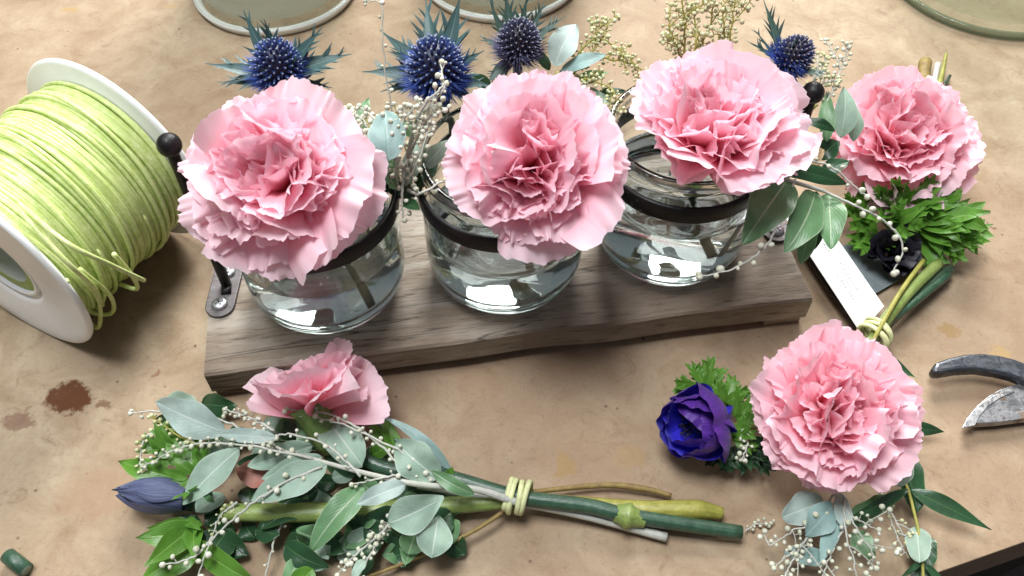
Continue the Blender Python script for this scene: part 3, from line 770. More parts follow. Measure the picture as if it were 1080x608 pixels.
# jar one
t = sprig_thing('bud_spray', 'cream bud spray with small green leaf beside the first carnation', 'bud spray', jars[0]+A(1.6, .9, 1.), (372, 190, 7.6), G)
for k, pts in enumerate(([(372, 190, 7.6), (366, 160, 8.2), (362, 128, 8.8), (352, 120, 9)], [(374, 186, 7.6), (384, 165, 8.2), (391, 140, 8.8), (384, 124, 9)], [(374, 186, 7.6), (372, 160, 8.6), (374, 140, 8.8)])):
    sprig(t, pts, bud_r=.13, spacing=.26, cluster=1, seed=k, side=.25, start=.1, mat_s='stem_yellow', subs=2, name='twig')
leafpx(t, M['green'], (378, 138), (389, 104), 15, 8.6, 9.2); leafpx(t, M['olive'], (376, 175), (388, 150), 14, 8., 8.6, seed=3)
leafpx(t, M['dark'], (400, 205), (384, 172), 24, 7.2, 8.)
t = sprig_thing('eucalyptus_sprig', 'pale blue green eucalyptus leaves over the gap between first and middle jars', 'eucalyptus', jars[0]+A(2.0, .6, 1.), (412, 190, 7.0), 'eucalyptus in the jars')
leafpx(t, M['bluegreen'], (411, 170), (407, 116), 38, 9.4, 10.2, shape='round', n=(0, -.7, .7), fold=.05)
leafpx(t, M['green'], (412, 190), (418, 158), 24, 7.2, 8.2, shape='round'); leafpx(t, M['dark'], (424, 205), (400, 182), 22, 6.8, 7.2)
leafpx(t, M['dark'], (428, 212), (430, 185), 16, 6.8, 7.4, seed=4); leafpx(t, M['green'], (436, 145), (425, 128), 15, 8, 8.4); leafpx(t, M['olive'], (450, 195), (445, 150), 17, 6.8, 8.2)
# grey white sprig draped over the blue sea holly
t = sprig_thing('bud_spray', 'grey white drooping bud spray lying over the bright blue sea holly', 'bud spray', jars[1]+A(-2.2, .2, 1.), (430, 190, 7.0), G, 'twig')
for k, pts in enumerate(([(430, 190, 7.0), (432, 150, 9), (448, 110, 10.6), (466, 92, 11), (465, 66, 11.2)], [(431, 168, 8), (440, 130, 9.6), (464, 100, 10.8), (470, 88, 11)], [(432, 160, 8.4), (450, 130, 9.8), (468, 104, 10.4)],
    [(432, 165, 8.2), (425, 185, 8.2), (424, 215, 7.6), (426, 232, 7.2)], [(430, 178, 8), (412, 160, 9.4), (396, 128, 9.8), (378, 112, 10)], [(430, 200, 7.4), (440, 205, 7.8), (452, 200, 8.0), (470, 190, 8.2)])):
    sprig(t, pts, bud_r=.11, spacing=.40, seed=20+k, side=.17, stem_r=.065, name='twig')
sprig(t, [(431, 168, 8), (412, 110, 10), (404, 50, 11.6), (402, 5, 12.6), (385, 2, 12.6)], bud_r=.10, spacing=.7, seed=31, side=.14, stem_r=.035, name='twig')
for k, pts in enumerate(([(395, 196, 7.6), (398, 165, 9), (386, 132, 9.8), (372, 118, 9.8)], [(420, 200, 7.6), (418, 165, 9.4), (424, 130, 10), (440, 112, 10.4)], [(428, 196, 7.8), (445, 160, 9.2), (455, 125, 10), (470, 116, 10.4)], [(432, 180, 8.2), (448, 150, 9.4), (452, 104, 10.6)])):
    sprig(t, pts, bud_r=.105, spacing=.3, cluster=1, seed=700+k, side=.19, stem_r=.05, subs=1, name='twig')
for a, b, w_, m_, z_ in (((428, 196), (438, 150), 20, 'sage', 7.6), ((440, 200), (462, 160), 22, 'dark', 7.2), ((418, 200), (396, 168), 20, 'green', 7.4), ((446, 178), (474, 148), 18, 'sage', 7.8), ((424, 214), (446, 226), 16, 'dark', 7.0), ((405, 196), (398, 226), 18, 'dark', 6.8), ((395, 160), (378, 130), 16, 'green', 8.2)):
    leafpx(t, M[m_], a, b, w_, z_, z_+.7)
# middle jar
t = sprig_thing('eucalyptus_sprig', 'two sage eucalyptus leaves standing behind the middle carnation', 'eucalyptus', jars[1]+A(1.2, 1.6, 1.), (588, 76, 8.2), 'eucalyptus in the jars')
leafpx(t, M['sage_pale'], (585, 70), (607, 24), 31, 8.4, 9.4, n=(-.2, -.5, .8)); leafpx(t, M['bluegreen'], (592, 76), (640, 60), 18, 8.2, 8.8); leafpx(t, M['dark'], (590, 76), (622, 72), 9, 8, 8.2)
t = sprig_thing('bud_spray', 'yellowish bud spray arching between the middle jar and the next', 'bud spray', jars[1]+A(1.7, 1.2, 1.), (600, 85, 8.0), G)
for k, pts in enumerate(([(596, 90, 7.8), (620, 84, 8.3), (645, 95, 8.2), (655, 120, 7.8)], [(600, 72, 8.2), (625, 42, 9), (650, 50, 8.8), (672, 70, 8.4)], [(600, 85, 8), (628, 50, 8.8), (640, 28, 9.2), (622, 22, 9.2)], [(590, 92, 7.6), (620, 100, 7.9), (640, 118, 7.8)], [(610, 60, 8.6), (640, 62, 8.6), (672, 70, 8.2), (682, 86, 8)])):
    sprig(t, pts, bud_r=.085, spacing=.2, cluster=1, seed=40+k, side=.17, mat_s='stem_yellow', mat_b='bud_yellow', subs=2, name='twig')
for a, b, w_, m_, z_ in (((600, 92), (642, 78), 14, 'green', 7.8), ((610, 98), (650, 112), 16, 'sage', 7.2), ((520, 96), (492, 78), 14, 'dark', 8.0), ((580, 74), (562, 52), 12, 'dark', 8.0), ((626, 104), (660, 96), 12, 'dark', 7.2)):
    leafpx(t, M[m_], a, b, w_, z_, z_+.5)
# third jar
t = sprig_thing('bud_spray', 'tall yellowish bud spray standing behind the upward facing carnation', 'bud spray', jars[2]+A(.1, 1.9, 1.), (738, 80, 8.0), G)
for k, pts in enumerate(([(722, 82, 8), (716, 55, 9), (706, 30, 9.8), (708, 5, 10.4)], [(724, 84, 8), (722, 50, 9.2), (722, 20, 10.2), (718, -8, 11)], [(736, 82, 8), (740, 50, 9.2), (750, 25, 10), (752, 2, 10.8)], [(745, 84, 8), (766, 55, 9.2), (772, 25, 10.2), (775, -6, 11)], [(732, 60, 9), (735, 40, 9.6), (732, 18, 10), (728, 6, 10.4)], [(766, 60, 8.8), (764, 30, 10), (762, 10, 10.6)])):
    sprig(t, pts, bud_r=.095, spacing=.22, cluster=1, seed=60+k, side=.2, mat_s='stem_yellow', mat_b='bud_yellow', subs=2, name='twig')
leafpx(t, M['olive'], (742, 84), (741, 48), 21, 8.2, 9.4, n=(0, -.8, .6))
t = sprig_thing('bud_spray', 'short cream bud spray behind the right end knob of the stand', 'bud spray', jars[2]+A(2.2, 1.3, 1.), (862, 110, 6.4), G)
for k, pts in enumerate(([(868, 120, 6.2), (880, 90, 6.9), (892, 60, 7.4), (893, 46, 7.8)], [(850, 100, 7), (862, 78, 7.8), (872, 62, 8)], [(846, 92, 7), (868, 88, 7.2), (886, 84, 7.2)])):
    sprig(t, pts, bud_r=.09, spacing=.22, cluster=1, seed=80+k, side=.17, mat_b='bud_yellow' if k else 'bud', subs=1, name='twig')
leafpx(t, M['sage'], (886, 146), (888, 92), 27, 5.6, 6.8, n=(.2, -.7, .6)); leafpx(t, M['green'], (872, 150), (872, 98), 17, 5.6, 6.6, n=(-.3, -.7, .6)); leafpx(t, M['sage'], (900, 150), (896, 108), 18, 5., 6.0, n=(.2, -.7, .6))
leafpx(t, M['dark'], (845, 128), (882, 138), 12, 6.6, 6.4); leafpx(t, M['brownleaf'], (842, 172), (868, 158), 24, 6., 6.2); leafpx(t, M['brownleaf'], (848, 185), (862, 165), 14, 5.6, 5.8)
leafpx(t, M['dark'], (862, 168), (885, 148), 22, 5., 5.4); leafpx(t, M['dark'], (866, 182), (895, 172), 18, 4.8, 5.)
# silvery branch hanging out of the third jar
t = thing('silver_branch', 'silvery branch with green leaves and white buds hanging from a jar toward the tag', 'branch', jars[2]+A(1.4, -.8, 1.))
mb = MB(); tube(mb, catmull([jars[2]+A(1.4, -.8, 1.), P(800, 180, 6.6), P(830, 190, 6.8), P(870, 202, 6.4)], 8), [.10, .09, .07], 8); mb.build('stem', M['twig'], t)
sprig(t, [(858, 198, 6.5), (905, 218, 6), (938, 238, 5.2), (952, 262, 4.6), (942, 288, 4.0)], seed=91, bud_r=.14, spacing=.5, side=.13, stem_r=.06, start=.3, name='twig')
sprig(t, [(838, 190, 6.7), (826, 225, 6.8), (806, 262, 6.2), (772, 284, 5.6), (738, 292, 5.2)], seed=92, bud_r=.15, spacing=.42, side=.13, stem_r=.055, start=.5, name='twig')
sprig(t, [(812, 180, 6.7), (850, 170, 6.9), (880, 178, 6.6), (905, 200, 6.0), (915, 208, 5.8)], seed=93, bud_r=.13, spacing=.5, side=.13, stem_r=.05, start=.4, name='twig')
leafpx(t, M['green'], (832, 188), (784, 256), 45, 6.7, 6.4, fold=.10, n=(-.2, -.55, .8)); leafpx(t, M['green'], (860, 202), (829, 266), 38, 6.3, 5.8, fold=.12, n=(.1, -.6, .8)); leafpx(t, M['green'], (874, 205), (876, 266), 32, 6.0, 5.4, fold=.15, n=(-.3, -.6, .8))
leafpx(t, M['dark'], (808, 174), (888, 196), 20, 6.9, 6.0, fold=.15, n=(0, -.5, .8)); leafpx(t, M['green'], (850, 215), (842, 280), 24, 5.4, 4.6, n=(.3, -.5, .8)); leafpx(t, M['dark'], (862, 210), (860, 262), 22, 5.2, 4.6)
leafpx(t, M['dark'], (800, 190), (790, 235), 22, 5.6, 4.9)

# ================================================================== SPOOL
c0, c1 = P(-4, 272, 4.45), P(122, 163, 4.45)
sa = nrm(c1-c0); SL = np.linalg.norm(c1-c0); FR = 4.42; print('spool', SL)
spool = thing('cord_spool', 'white plastic spool wound with lime green paper cord', 'spool', A((c0[0]+c1[0])/2, (c0[1]+c1[1])/2, 0))
def flange(c, a):
    mb = MB(); lathe(mb, [(1.95, 0), (FR-.1, 0), (FR, .06), (FR+.03, .14), (FR, .24), (FR-.12, .28), (FR-.35, .22), (2.3, .2), (2.15, .10), (2.0, -.1), (1.93, -.3)], c, 96, closed=True, axis=a)
    return mb.build('flange', M['plastic'], spool)
flange(c0, -sa); flange(c1, sa)
mb = MB(); lathe(mb, [(1.94, -.1), (1.94, SL+.1), (1.78, SL+.1), (1.78, -.1)], c0, 64, closed=True, axis=sa); mb.build('hub', M['plastic'], spool)
mb = MB(); WR = 3.45
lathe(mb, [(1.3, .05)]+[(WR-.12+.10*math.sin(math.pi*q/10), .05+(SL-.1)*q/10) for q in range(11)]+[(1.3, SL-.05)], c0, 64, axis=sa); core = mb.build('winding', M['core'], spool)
sx = nrm(np.cross(sa, A(0, 0, 1))); sz = np.cross(sx, sa)
rngp = random.Random(3)
def cyl(a, x, r): return c0+sa*x+(sx*math.cos(a)+sz*math.sin(a))*r
mb = MB(); turns = 43
for layer in range(2):
    pts = []; N_ = turns*44; ph = [rngp.uniform(0, 6.28) for _ in range(6)]
    for i in range(N_+1):
        a = 2*math.pi*i/44*(1 if layer == 0 else -1); tn = i/44
        x = .16+(SL-.32)*tn/turns; 
        x += .09*math.sin(tn*1.7+ph[0])*(1 if layer else .4)+.10*math.sin(a*1+ph[1]+tn*.9)*(1.0 if layer else .5)+.03*math.sin(a*3+ph[4]+tn)
        x = min(max(x, .12), SL-.12)
        r = WR+.02+layer*.11+.06*math.sin(math.pi*tn/turns)+.035*math.sin(tn*2.3+a*.7+ph[2])+.03*math.sin(5.1*tn+ph[3])
        if layer == 1: r -= .10*max(0, math.sin(tn*.9+ph[5]))
        pts.append(cyl(a, x, r))
    tube(mb, pts, .088, 8)
# diagonal crossings
for q in range(9):
    a0_ = rngp.uniform(0, 6.28); x0_ = rngp.uniform(.4, SL-1.2); dx = rngp.uniform(-1.6, 1.8); da = rngp.uniform(2.2, 4.0)
    pts = []
    for i in range(50):
        s_ = i/49; pts.append(cyl(a0_+da*s_, min(max(x0_+dx*s_, .2), SL-.2), WR+.12+.26*math.sin(math.pi*s_)**.5))
    tube(mb, pts, .088, 8)
mb.build('cord_strands', M['cord'], core)
# loose loops under the winding and a free end
mb = MB()
for k, pl in enumerate(([(84, 290, 5.6), (104, 318, 3.2), (104, 345, 1.2), (92, 338, 1.4), (84, 322, 3.0), (70, 296, 5.6)], [(84, 284, 5.4), (116, 312, 3.2), (118, 330, 1.6), (98, 330, 1.6), (78, 316, 2.6)],
                        [(20, 215, 7.6), (70, 256, 7.4), (118, 280, 5.8), (152, 296, 3.6)], [(20, 222, 7.8), (70, 276, 6.6), (98, 302, 4.6), (108, 322, 2.4)], [(120, 268, 5.6), (140, 292, 3.8), (144, 305, 2.6), (126, 300, 2.2)])):
    tube(mb, catmull([P(*p) for p in pl], 10), .088, 8)
mb.build('loose_cord', M['cord'], spool)

# ================================================================== GLASS VESSELS AT THE BACK
def vessel(label, cpx, rcm, mat, rim, hgt=12, name='glass_bowl', wall=.35, water=None, group=None):
    c = P(cpx[0], cpx[1], 0); c[1] += rcm
    t = thing(name, label, 'bowl', c, group)
    mb = MB(); r = rcm
    lathe(mb, [(r-.5, 0), (r-.15, .06), (r, .35), (r+.3, 3), (r+.9, hgt), (r+.9-wall, hgt+.1), (r+.3-wall, 3), (r-.1-wall, .9), (r-.8, .6), (.01, .55)], c+A(0, 0, .01), 96)
    mb.build('wall', M[mat], t)
    mb = MB(); lathe(mb, [(r-.42, .0), (r-.3, .0), (r-.10, .05), (r+.03, .34), (r+.03, .5), (r-.2, .52), (r-.42, .3)], c+A(0, 0, .006), 96, closed=True); mb.build('foot_rim', M[rim], t)
    if water:
        mb = MB(); lathe(mb, [(.01, .6), (r-.85, .62), (r-.2-wall, .95), (r+.1-wall, water), (.01, water)], c+A(0, 0, .01), 64); mb.build('water', M['water'], t)
    return t
vessel('cloudy glass bowl behind the first sea holly', (278, 41), 4.7, 'frost', 'frostrim', group='glass bowls at the back')
vessel('cloudy glass bowl behind the pair of sea hollies', (527, 27), 4.7, 'frost', 'frostrim', group='glass bowls at the back')
M['clearthin'] = mat_frost('thin clear glass', (.50, .50, .38), .05, .08); M['clearrim'] = mat_frost('dark green glass rim', (.14, .17, .10), .5, .1)
vessel('large clear glass vase base at the back beyond the carnation with brown stem tips', (1080, 45), 6.0, 'clearthin', 'clearrim', name='glass_vase', group='glass bowls at the back')

# ================================================================== BUNDLE BENEATH THE BOARD (lower left)
b1 = thing('flower_bundle', 'tied bundle lying below the board with closed blue anemone and half hidden carnation', 'flower bundle', P(420, 530, 0), 'tied flower bundles')
# carnation seen from the side
org = P(332, 438, 1.9); ax = nrm((-.42, .62, .62)); R = 2.3
mb = MB(); petals(mb, org, ax, R, 78, n=12, phi_out=66, phi_in=8, ruffle=.12, wide=1.2, asym=.3); petals(mb, org+A(.1, .1, .1), (.80, .50, .42), R*1.08, 5, n=4, phi_out=26, phi_in=12, ruffle=.11, wide=1.15, asym=.2); cb = mb.build('carnation', M['petal'], b1)
mb = MB(); calyx(mb, org+ax*.2, ax, R, 1.8, .6); mb.build('calyx', M['calyx'], cb)
def pstem(par, pts, r, mat, name='stem', label=None, sides=10, flat=None):
    mb = MB(); tube(mb, catmull([P(*p) for p in pts], 10), r, sides, flat=flat); return mb.build(name, M[mat], par, label=label)
pstem(b1, [(332, 452, 1.4), (400, 492, 1.0), (470, 503, 1.1), (545, 524, 1.0), (620, 534, .9), (668, 545, .8), (782, 562, .5)], [.25, .27, .27, .27, .25], 'stem')
mb = MB(); lathe(mb, [(.2, -.62), (.31, -.5), (.36, -.32), (.46, -.12), (.48, .0), (.36, .12), (.31, .3), (.27, .55)], P(664, 545, .75), 24, axis=P(668, 545.5, .8)-P(620, 534, .9)); mb.build('stem_node', M['stem_light'], b1)
pstem(b1, [(235, 540, .9), (300, 541, 1.0), (400, 538, .9), (500, 531, .8), (545, 527, .8)], [.30, .36, .33, .3], 'stem_light', flat=.8)
pstem(b1, [(545, 524, .6), (620, 531, .5), (680, 538, .5), (735, 538, .5), (762, 542, .45)], [.2, .22, .34, .36, .22], 'stem_yellow')
pstem(b1, [(440, 512, 1.2), (545, 530, .8), (620, 545, .5), (703, 567, .3)], [.12, .14, .17], 'twig')
pstem(b1, [(545, 522, .7), (580, 517, .5), (640, 512, .4), (680, 516, .4), (708, 523, .35)], [.08, .10, .12, .09], 'twig_brown')
pstem(b1, [(395, 445, 1.2), (440, 482, 1.2), (490, 508, 1.1), (545, 522, 1.0)], [.1, .16, .2], 'stem')
pstem(b1, [(380, 612, .4), (440, 588, .5), (500, 560, .7), (545, 530, .7)], [.06, .07, .08], 'twig_brown')
tie(b1, P(545, 524, .92), P(600, 532, .9)-P(520, 520, .95), .56, n=3.6, wire=.105, spread=.21, flat=.88)
# silvery branch on top: stem > leaves, bud twigs
sb_ = pstem(b1, [(545, 530, 1.2), (500, 516, 1.7), (440, 511, 2.0), (380, 498, 2.2), (310, 479, 2.2), (262, 468, 2.0)], [.14, .11, .08, .05], 'twig', 'silvery_branch')
for args in (('sage_pale', (238, 456), (170, 424), 38, 2.0, 2.0, {}), ('sage_pale', (292, 462), (230, 458), 16, 2.3, 2.2, {}), ('sage', (252, 474), (197, 534), 34, 2.3, 1.6, {}),
             ('sage', (345, 491), (264, 528), 34, 2.4, 2.2, {}), ('green', (384, 514), (328, 582), 32, 2.0, 1.2, {}), ('sage_pale', (428, 511), (376, 532), 21, 2.5, 2.4, {}),
             ('sage', (382, 492), (336, 432), 42, 1.6, 1.6, {}), ('sage', (462, 505), (419, 467), 40, 2.0, 2.3, {'shape': 'round'}), ('sage', (468, 524), (409, 552), 40, 2.2, 2.0, {'shape': 'obov'}),
             ('green', (500, 522), (455, 496), 16, 2.0, 2.3, {}), ('sage', (462, 544), (455, 588), 38, 1.6, 1.5, {'shape': 'obov'}), ('green', (440, 556), (430, 585), 28, 1.1, .9, {'shape': 'obov'}),
             ('green', (470, 548), (478, 574), 28, .8, .7, {}), ('sage', (340, 482), (276, 505), 22, 1.9, 1.8, {}), ('green', (400, 538), (374, 552), 24, 1.1, .6, {}), ('sage', (330, 470), (262, 490), 26, 1.6, 1.4, {})):
    leafpx(sb_, M[args[0]], args[1], args[2], args[3], args[4], args[5], seed=args[1][0], **args[6])
for k, (pts, kw) in enumerate(((([(430, 500, 2.1), (390, 460, 2.4), (350, 438, 2.5), (310, 432, 2.6), (300, 434, 2.6)]), dict(bud_r=.14, spacing=.5)),
                 (([(455, 492, 2.2), (420, 475, 2.4), (372, 452, 2.5), (332, 440, 2.6)]), dict(bud_r=.14, spacing=.45)),
                 (([(300, 476, 2.3), (262, 455, 2.4), (215, 438, 2.2), (165, 434, 2.), (138, 436, 1.8)]), dict(bud_r=.12, spacing=.6)),
                 (([(330, 484, 2.3), (260, 470, 2.4), (200, 470, 2.2), (150, 492, 1.8)]), dict(bud_r=.14, spacing=.35, cluster=1)),
                 (([(290, 455, 2.4), (262, 440, 2.5), (236, 432, 2.5)]), dict(bud_r=.11, spacing=.24, cluster=1)),
                 (([(340, 492, 2.5), (295, 512, 2.6), (255, 540, 2.3), (222, 572, 1.8), (208, 612, 1.4)]), dict(bud_r=.15, spacing=.45)),
                 (([(226, 565, 1.8), (205, 588, 1.6), (172, 596, 1.4)]), dict(bud_r=.15, spacing=.4)),
                 (([(380, 502, 2.3), (345, 470, 2.5), (300, 458, 2.6), (286, 468, 2.6)]), dict(bud_r=.12, spacing=.35)),
                 (([(430, 530, 1.8), (404, 560, 1.7), (372, 588, 1.4), (355, 608, 1.2)]), dict(bud_r=.13, spacing=.26, cluster=1)),
                 (([(420, 540, 1.8), (400, 570, 1.5), (382, 600, 1.2), (378, 615, 1.2)]), dict(bud_r=.12, spacing=.3, cluster=1)),
                 (([(470, 512, 1.9), (440, 500, 2.1), (400, 505, 2.3), (370, 512, 2.2)]), dict(bud_r=.13, spacing=.35)),
                 (([(300, 545, 1.0), (288, 575, .8), (278, 615, .5)]), dict(bud_r=.08, spacing=.5)),
                 (([(175, 450, 1.8), (155, 460, 1.8), (148, 480, 1.6), (150, 498, 1.5)]), dict(bud_r=.13, spacing=.28, cluster=1, mat_b='bud_yellow')),
                 (([(210, 470, 1.8), (180, 455, 1.9), (160, 438, 1.9)]), dict(bud_r=.12, spacing=.25, cluster=1, mat_b='bud_yellow', mat_s='stem_yellow')),
                 (([(250, 530, 1.3), (232, 545, 1.1), (224, 565, .9)]), dict(bud_r=.09, spacing=.25, cluster=1, mat_b='bud_yellow')))):
    d = dict(side=.13, stem_r=.05, start=.12); d.update(kw); d['bud_r'] *= .78; sprig(sb_ if k not in (11, 14) else b1, pts, seed=120+k, name='twig', **d)
rr_ = random.Random(44)
for k in range(90):  # filler leaves; the many dark ones stand in for shade under the bundle
    x_, y_ = rr_.uniform(205, 480), rr_.uniform(0, 1); y_ = 468+(x_-205)*.20+(y_-.30)*(150-(x_-205)*.22)
    an_ = rr_.uniform(0, 6.28); l_ = rr_.uniform(26, 44)
    leafpx(b1, M[('dark', 'dark', 'green', 'dark', 'sage')[k % 5]], (int(x_), int(y_)), (int(x_+l_*math.cos(an_)), int(y_+l_*.8*math.sin(an_))), rr_.uniform(18, 30), rr_.uniform(.2, .8), rr_.uniform(.2, .9))
leafpx(b1, M['bluegreen'], (478, 500), (398, 438), 13, .9, 1.6, shape='lance', label='long narrow blue green leaf', curve=.06)
for a, b, w, m_ in (((412, 478), (392, 446), 18, 'bright'), ((420, 482), (404, 440), 16, 'bright'), ((390, 482), (412, 470), 16, 'bright'), ((470, 512), (478, 492), 12, 'bright'),
                    ((338, 470), (316, 440), 30, 'green'), ((380, 500), (345, 470), 26, 'dark'), ((430, 555), (385, 545), 34, 'dark'), ((476, 540), (440, 575), 34, 'dark'), ((330, 530), (275, 560), 22, 'dark'),
                    ((400, 550), (440, 575), 26, 'dark'), ((300, 575), (345, 600), 28, 'dark')):
    leafpx(b1, M[m_], a, b, w, .9, .9 if m_ == 'dark' else 1.5)
leafpx(b1, M['bright'], (206, 572), (276, 616), 26, .9, 1.0, label='broad glossy green leaf', fold=.12)
leafpx(b1, M['bright'], (330, 600), (302, 628), 26, .9, .8); leafpx(b1, M['green'], (318, 588), (300, 620), 20, .8, .8); leafpx(b1, M['sage'], (385, 590), (372, 612), 12, 1.4, 1.3)
# brownish pink old petal glimpsed in the middle
mb = MB(); leaf(mb, P(286, 508, .9), P(250, 494, 1.0), .95, (0, -.2, .9), shape='oval', fold=.4); M['brownpetal'] = mat_leaf('faded petal', (.42, .17, .13), (.5, .25, .2), .5); mb.build('faded_petal', M['brownpetal'], b1)
# closed anemone
org = P(196, 527, 1.25); ax = nrm(P(116, 517, 1.35)-org); mb = MB(); ex, ey, ez = frame(ax); rng = np.random.RandomState(8)
Lb = np.linalg.norm(P(118, 519, 1.35)-org)
for k in range(9):
    az = k*2.4; u = np.linspace(-1, 1, 17); v = np.linspace(0, 1, 18); Uu, Vv = np.meshgrid(u, v); l = Lb*rng.uniform(.78, 1.04)
    rad = .68*(.34+.62*np.sin(np.pi*np.clip(Vv*.78+.12, 0, 1)))*(.72+.05*k)-.25*Vv**3+.05*np.sin(Uu*7+k)*Vv
    aa = az+Uu*.95*(1-.35*Vv**4)*(.6+.6*np.sin(np.pi*(Vv*.8+.1)))
    zz = l*Vv*(1-.12*Uu**2)+.03*np.sin(Uu*9)*Vv
    V = org+ex*(rad*np.cos(aa))[..., None]+ey*(rad*np.sin(aa))[..., None]*.9+ez*zz[..., None]
    mb.add(V, grid_faces(18, 17), np.stack([Uu, Vv, np.full_like(Uu, rng.rand())], -1))
mb.build('closed_anemone', M['bud_blue'], b1)
for k, (b, d, L) in enumerate((((198, 505, 1.6), (-.5, -.4, .1), 1.5), ((196, 548, 1.2), (.1, -.6, -.1), 1.5), ((200, 520, 2.0), (.0, -.3, .4), 1.2), ((185, 480, 1.2), (-1, .3, .1), 2.2), ((200, 470, 1.4), (-.2, .7, .1), 2.0),
                                ((205, 500, 1.3), (-.2, .9, .0), 1.9), ((205, 555, .8), (-.5, -.7, 0), 3.0), ((205, 470, 1.0), (-.7, .7, 0), 1.8))):
    mb = MB(); lobed(mb, P(*b), d, (0, -.4, .9), L*(.75 if k != 8 else .9), 300+k, depth=1 if k % 2 else 0, n=3 if k != 8 else 4, spread=46); mb.build('leaf', M['bright'], b1)
leafpx(b1, M['bright'], (185, 505), (122, 486), 24, 1.2, 1.3, shape='lance'); leafpx(b1, M['bright'], (205, 490), (180, 452), 30, 1.3, 1.5)
leafpx(b1, M['bright'], (215, 560), (146, 566), 30, .9, 1.0, shape='lance'); leafpx(b1, M['bright'], (210, 570), (148, 612), 34, .8, .8, shape='lance'); leafpx(b1, M['dark'], (240, 560), (215, 600), 40, .5, .5)

# ================================================================== BUNDLE WITH OPEN ANEMONE (lower right)
b3 = thing('flower_bundle', 'tied bundle with open violet blue anemone and pink carnation near the secateurs', 'flower bundle', P(880, 450, 0), 'tied flower bundles')
c = P(880, 436, 3.5); R = 88/ppc(c); ax = nrm((-.05, -.42, .88)); org = c-ax*R*.36
mb = MB(); petals(mb, org, ax, R, 51, n=44, ruffle=.14); cb = mb.build('carnation', M['petal2'], b3)
mb = MB(); calyx(mb, org+ax*.1, ax, R, 1.2, .5); mb.build('calyx', M['calyx'], cb)
pstem(b3, [(885, 440, 1.4), (905, 385, .9), (926, 352, .7), (960, 318, .7), (1002, 284, .6)], [.24, .24, .25, .26], 'stem_dark')
pstem(b3, [(870, 430, 1.2), (905, 380, .9), (924, 352, 1.1), (955, 312, 1.1), (990, 278, .9)], [.2, .2, .26, .24], 'stem_light')
pstem(b3, [(878, 430, 1.2), (915, 365, .7), (935, 342, .9), (968, 316, .9), (1000, 290, .7)], [.14, .16, .18], 'stem')
pstem(b3, [(915, 372, 1.2), (926, 350, 1.5), (950, 308, 1.5), (974, 275, 1.3)], [.08, .1, .1], 'stem_yellow')
tie(b3, P(923, 353, .95), P(960, 316, .9)-P(905, 378, .95), .62, n=3.8, wire=.085, spread=.17, flat=.85)
# anemone
def anemone(par, cpx, z, rpx, axis, seed):
    c = P(cpx[0], cpx[1], z); Ra = rpx/ppc(c); ax = nrm(axis); ex, ey, ez = frame(ax); mb = MB(); rng = np.random.RandomState(seed); org = c-ez*Ra*.75
    for k in range(9):
        t = k/8; az = k*2.399+rng.uniform(-.2, .2); L = Ra*(1.62-.35*t)*rng.uniform(.94, 1.06); W = Ra*(.98-.28*t)
        u = np.linspace(-1, 1, 25); v = np.linspace(0, 1, 22); Uu, Vv = np.meshgrid(u, v)
        vv = np.linspace(0, 1, 41); ph = R_(80-14*t)-R_(112+rng.uniform(-18, 22))*sstep(vv*.95)
        cr = np.concatenate([[0], np.cumsum(np.sin(ph[:-1])*L/40)]); cz = np.concatenate([[0], np.cumsum(np.cos(ph[:-1])*L/40)])
        ve = Vv*(1-.16*np.abs(Uu)**2.5); rr = np.interp(ve, vv, cr); zz = np.interp(ve, vv, cz); pp = np.interp(ve, vv, ph)
        d = Ra*.07*Vv**1.5*np.sin(Uu*rng.uniform(3, 6)+rng.rand()*6)+Ra*.03*Vv**4*np.sin(Uu*13+rng.rand()*6)
        x = Uu*W*np.sin(np.pi*np.clip(.12+.62*Vv, 0, 1))**.8
        bend = x**2/(2.0*Ra)
        er = ex*math.cos(az)+ey*math.sin(az); et = -ex*math.sin(az)+ey*math.cos(az)
        r2 = rr-np.cos(pp)*d-bend; z2 = zz+np.sin(pp)*d
        V = org+er*r2[..., None]+et*x[..., None]+ez*z2[..., None]
        mb.add(V, grid_faces(22, 25), np.stack([Uu, Vv, np.full_like(Uu, rng.rand())], -1))
    o = mb.build('anemone', M['anemone'], par)
    mb = MB(); ball(mb, org+ez*Ra*.35, Ra*.26, 3)
    for k in range(90):
        a = rng.rand()*6.28; q = rng.uniform(.3, 1); d = nrm(ex*math.cos(a)*q+ey*math.sin(a)*q+ez*rng.uniform(.4, 1)); p = org+ez*Ra*.15; e = p+d*Ra*rng.uniform(.5, .68)
        tube(mb, [p, e], .018, 4, cap=False); ball(mb, e, .045, 1)
    mb.build('stamens', M['stamen'], o)
anemone(b3, (731, 450), 2.1, 46, (-.62, -.48, .60), 5)
pstem(b3, [(760, 455, .8), (820, 440, .7), (880, 400, .8), (920, 358, .8)], [.2, .2], 'stem_light')
for k, (b, d, L, m_) in enumerate((((745, 415, 1.2), (-.5, .9, .3), 2.0, 'bright'), ((750, 410, 1.2), (-.1, 1, .35), 1.8, 'bright'), ((765, 425, 1.6), (.4, .8, .5), 1.7, 'bright'), ((775, 440, 1.8), (.8, .4, .5), 1.6, 'bright'), ((772, 462, 1.6), (.9, -.1, .5), 1.7, 'bright'),
                                   ((725, 410, 1.0), (-.9, .4, .2), 1.2, 'bright'), ((775, 470, .8), (.2, -1, .0), 2.2, 'dark'), ((760, 480, .6), (-.2, -1, .0), 1.6, 'dark'), ((765, 430, .9), (.3, 1, .2), 1.8, 'bright'), ((790, 465, .6), (.3, -1, 0), 2.2, 'dark'))):
    mb = MB(); lobed(mb, P(*b), d, (0, -.4, .9), L*.72, 400+k, depth=1, n=3, spread=40); mb.build('leaf', M[m_], b3)
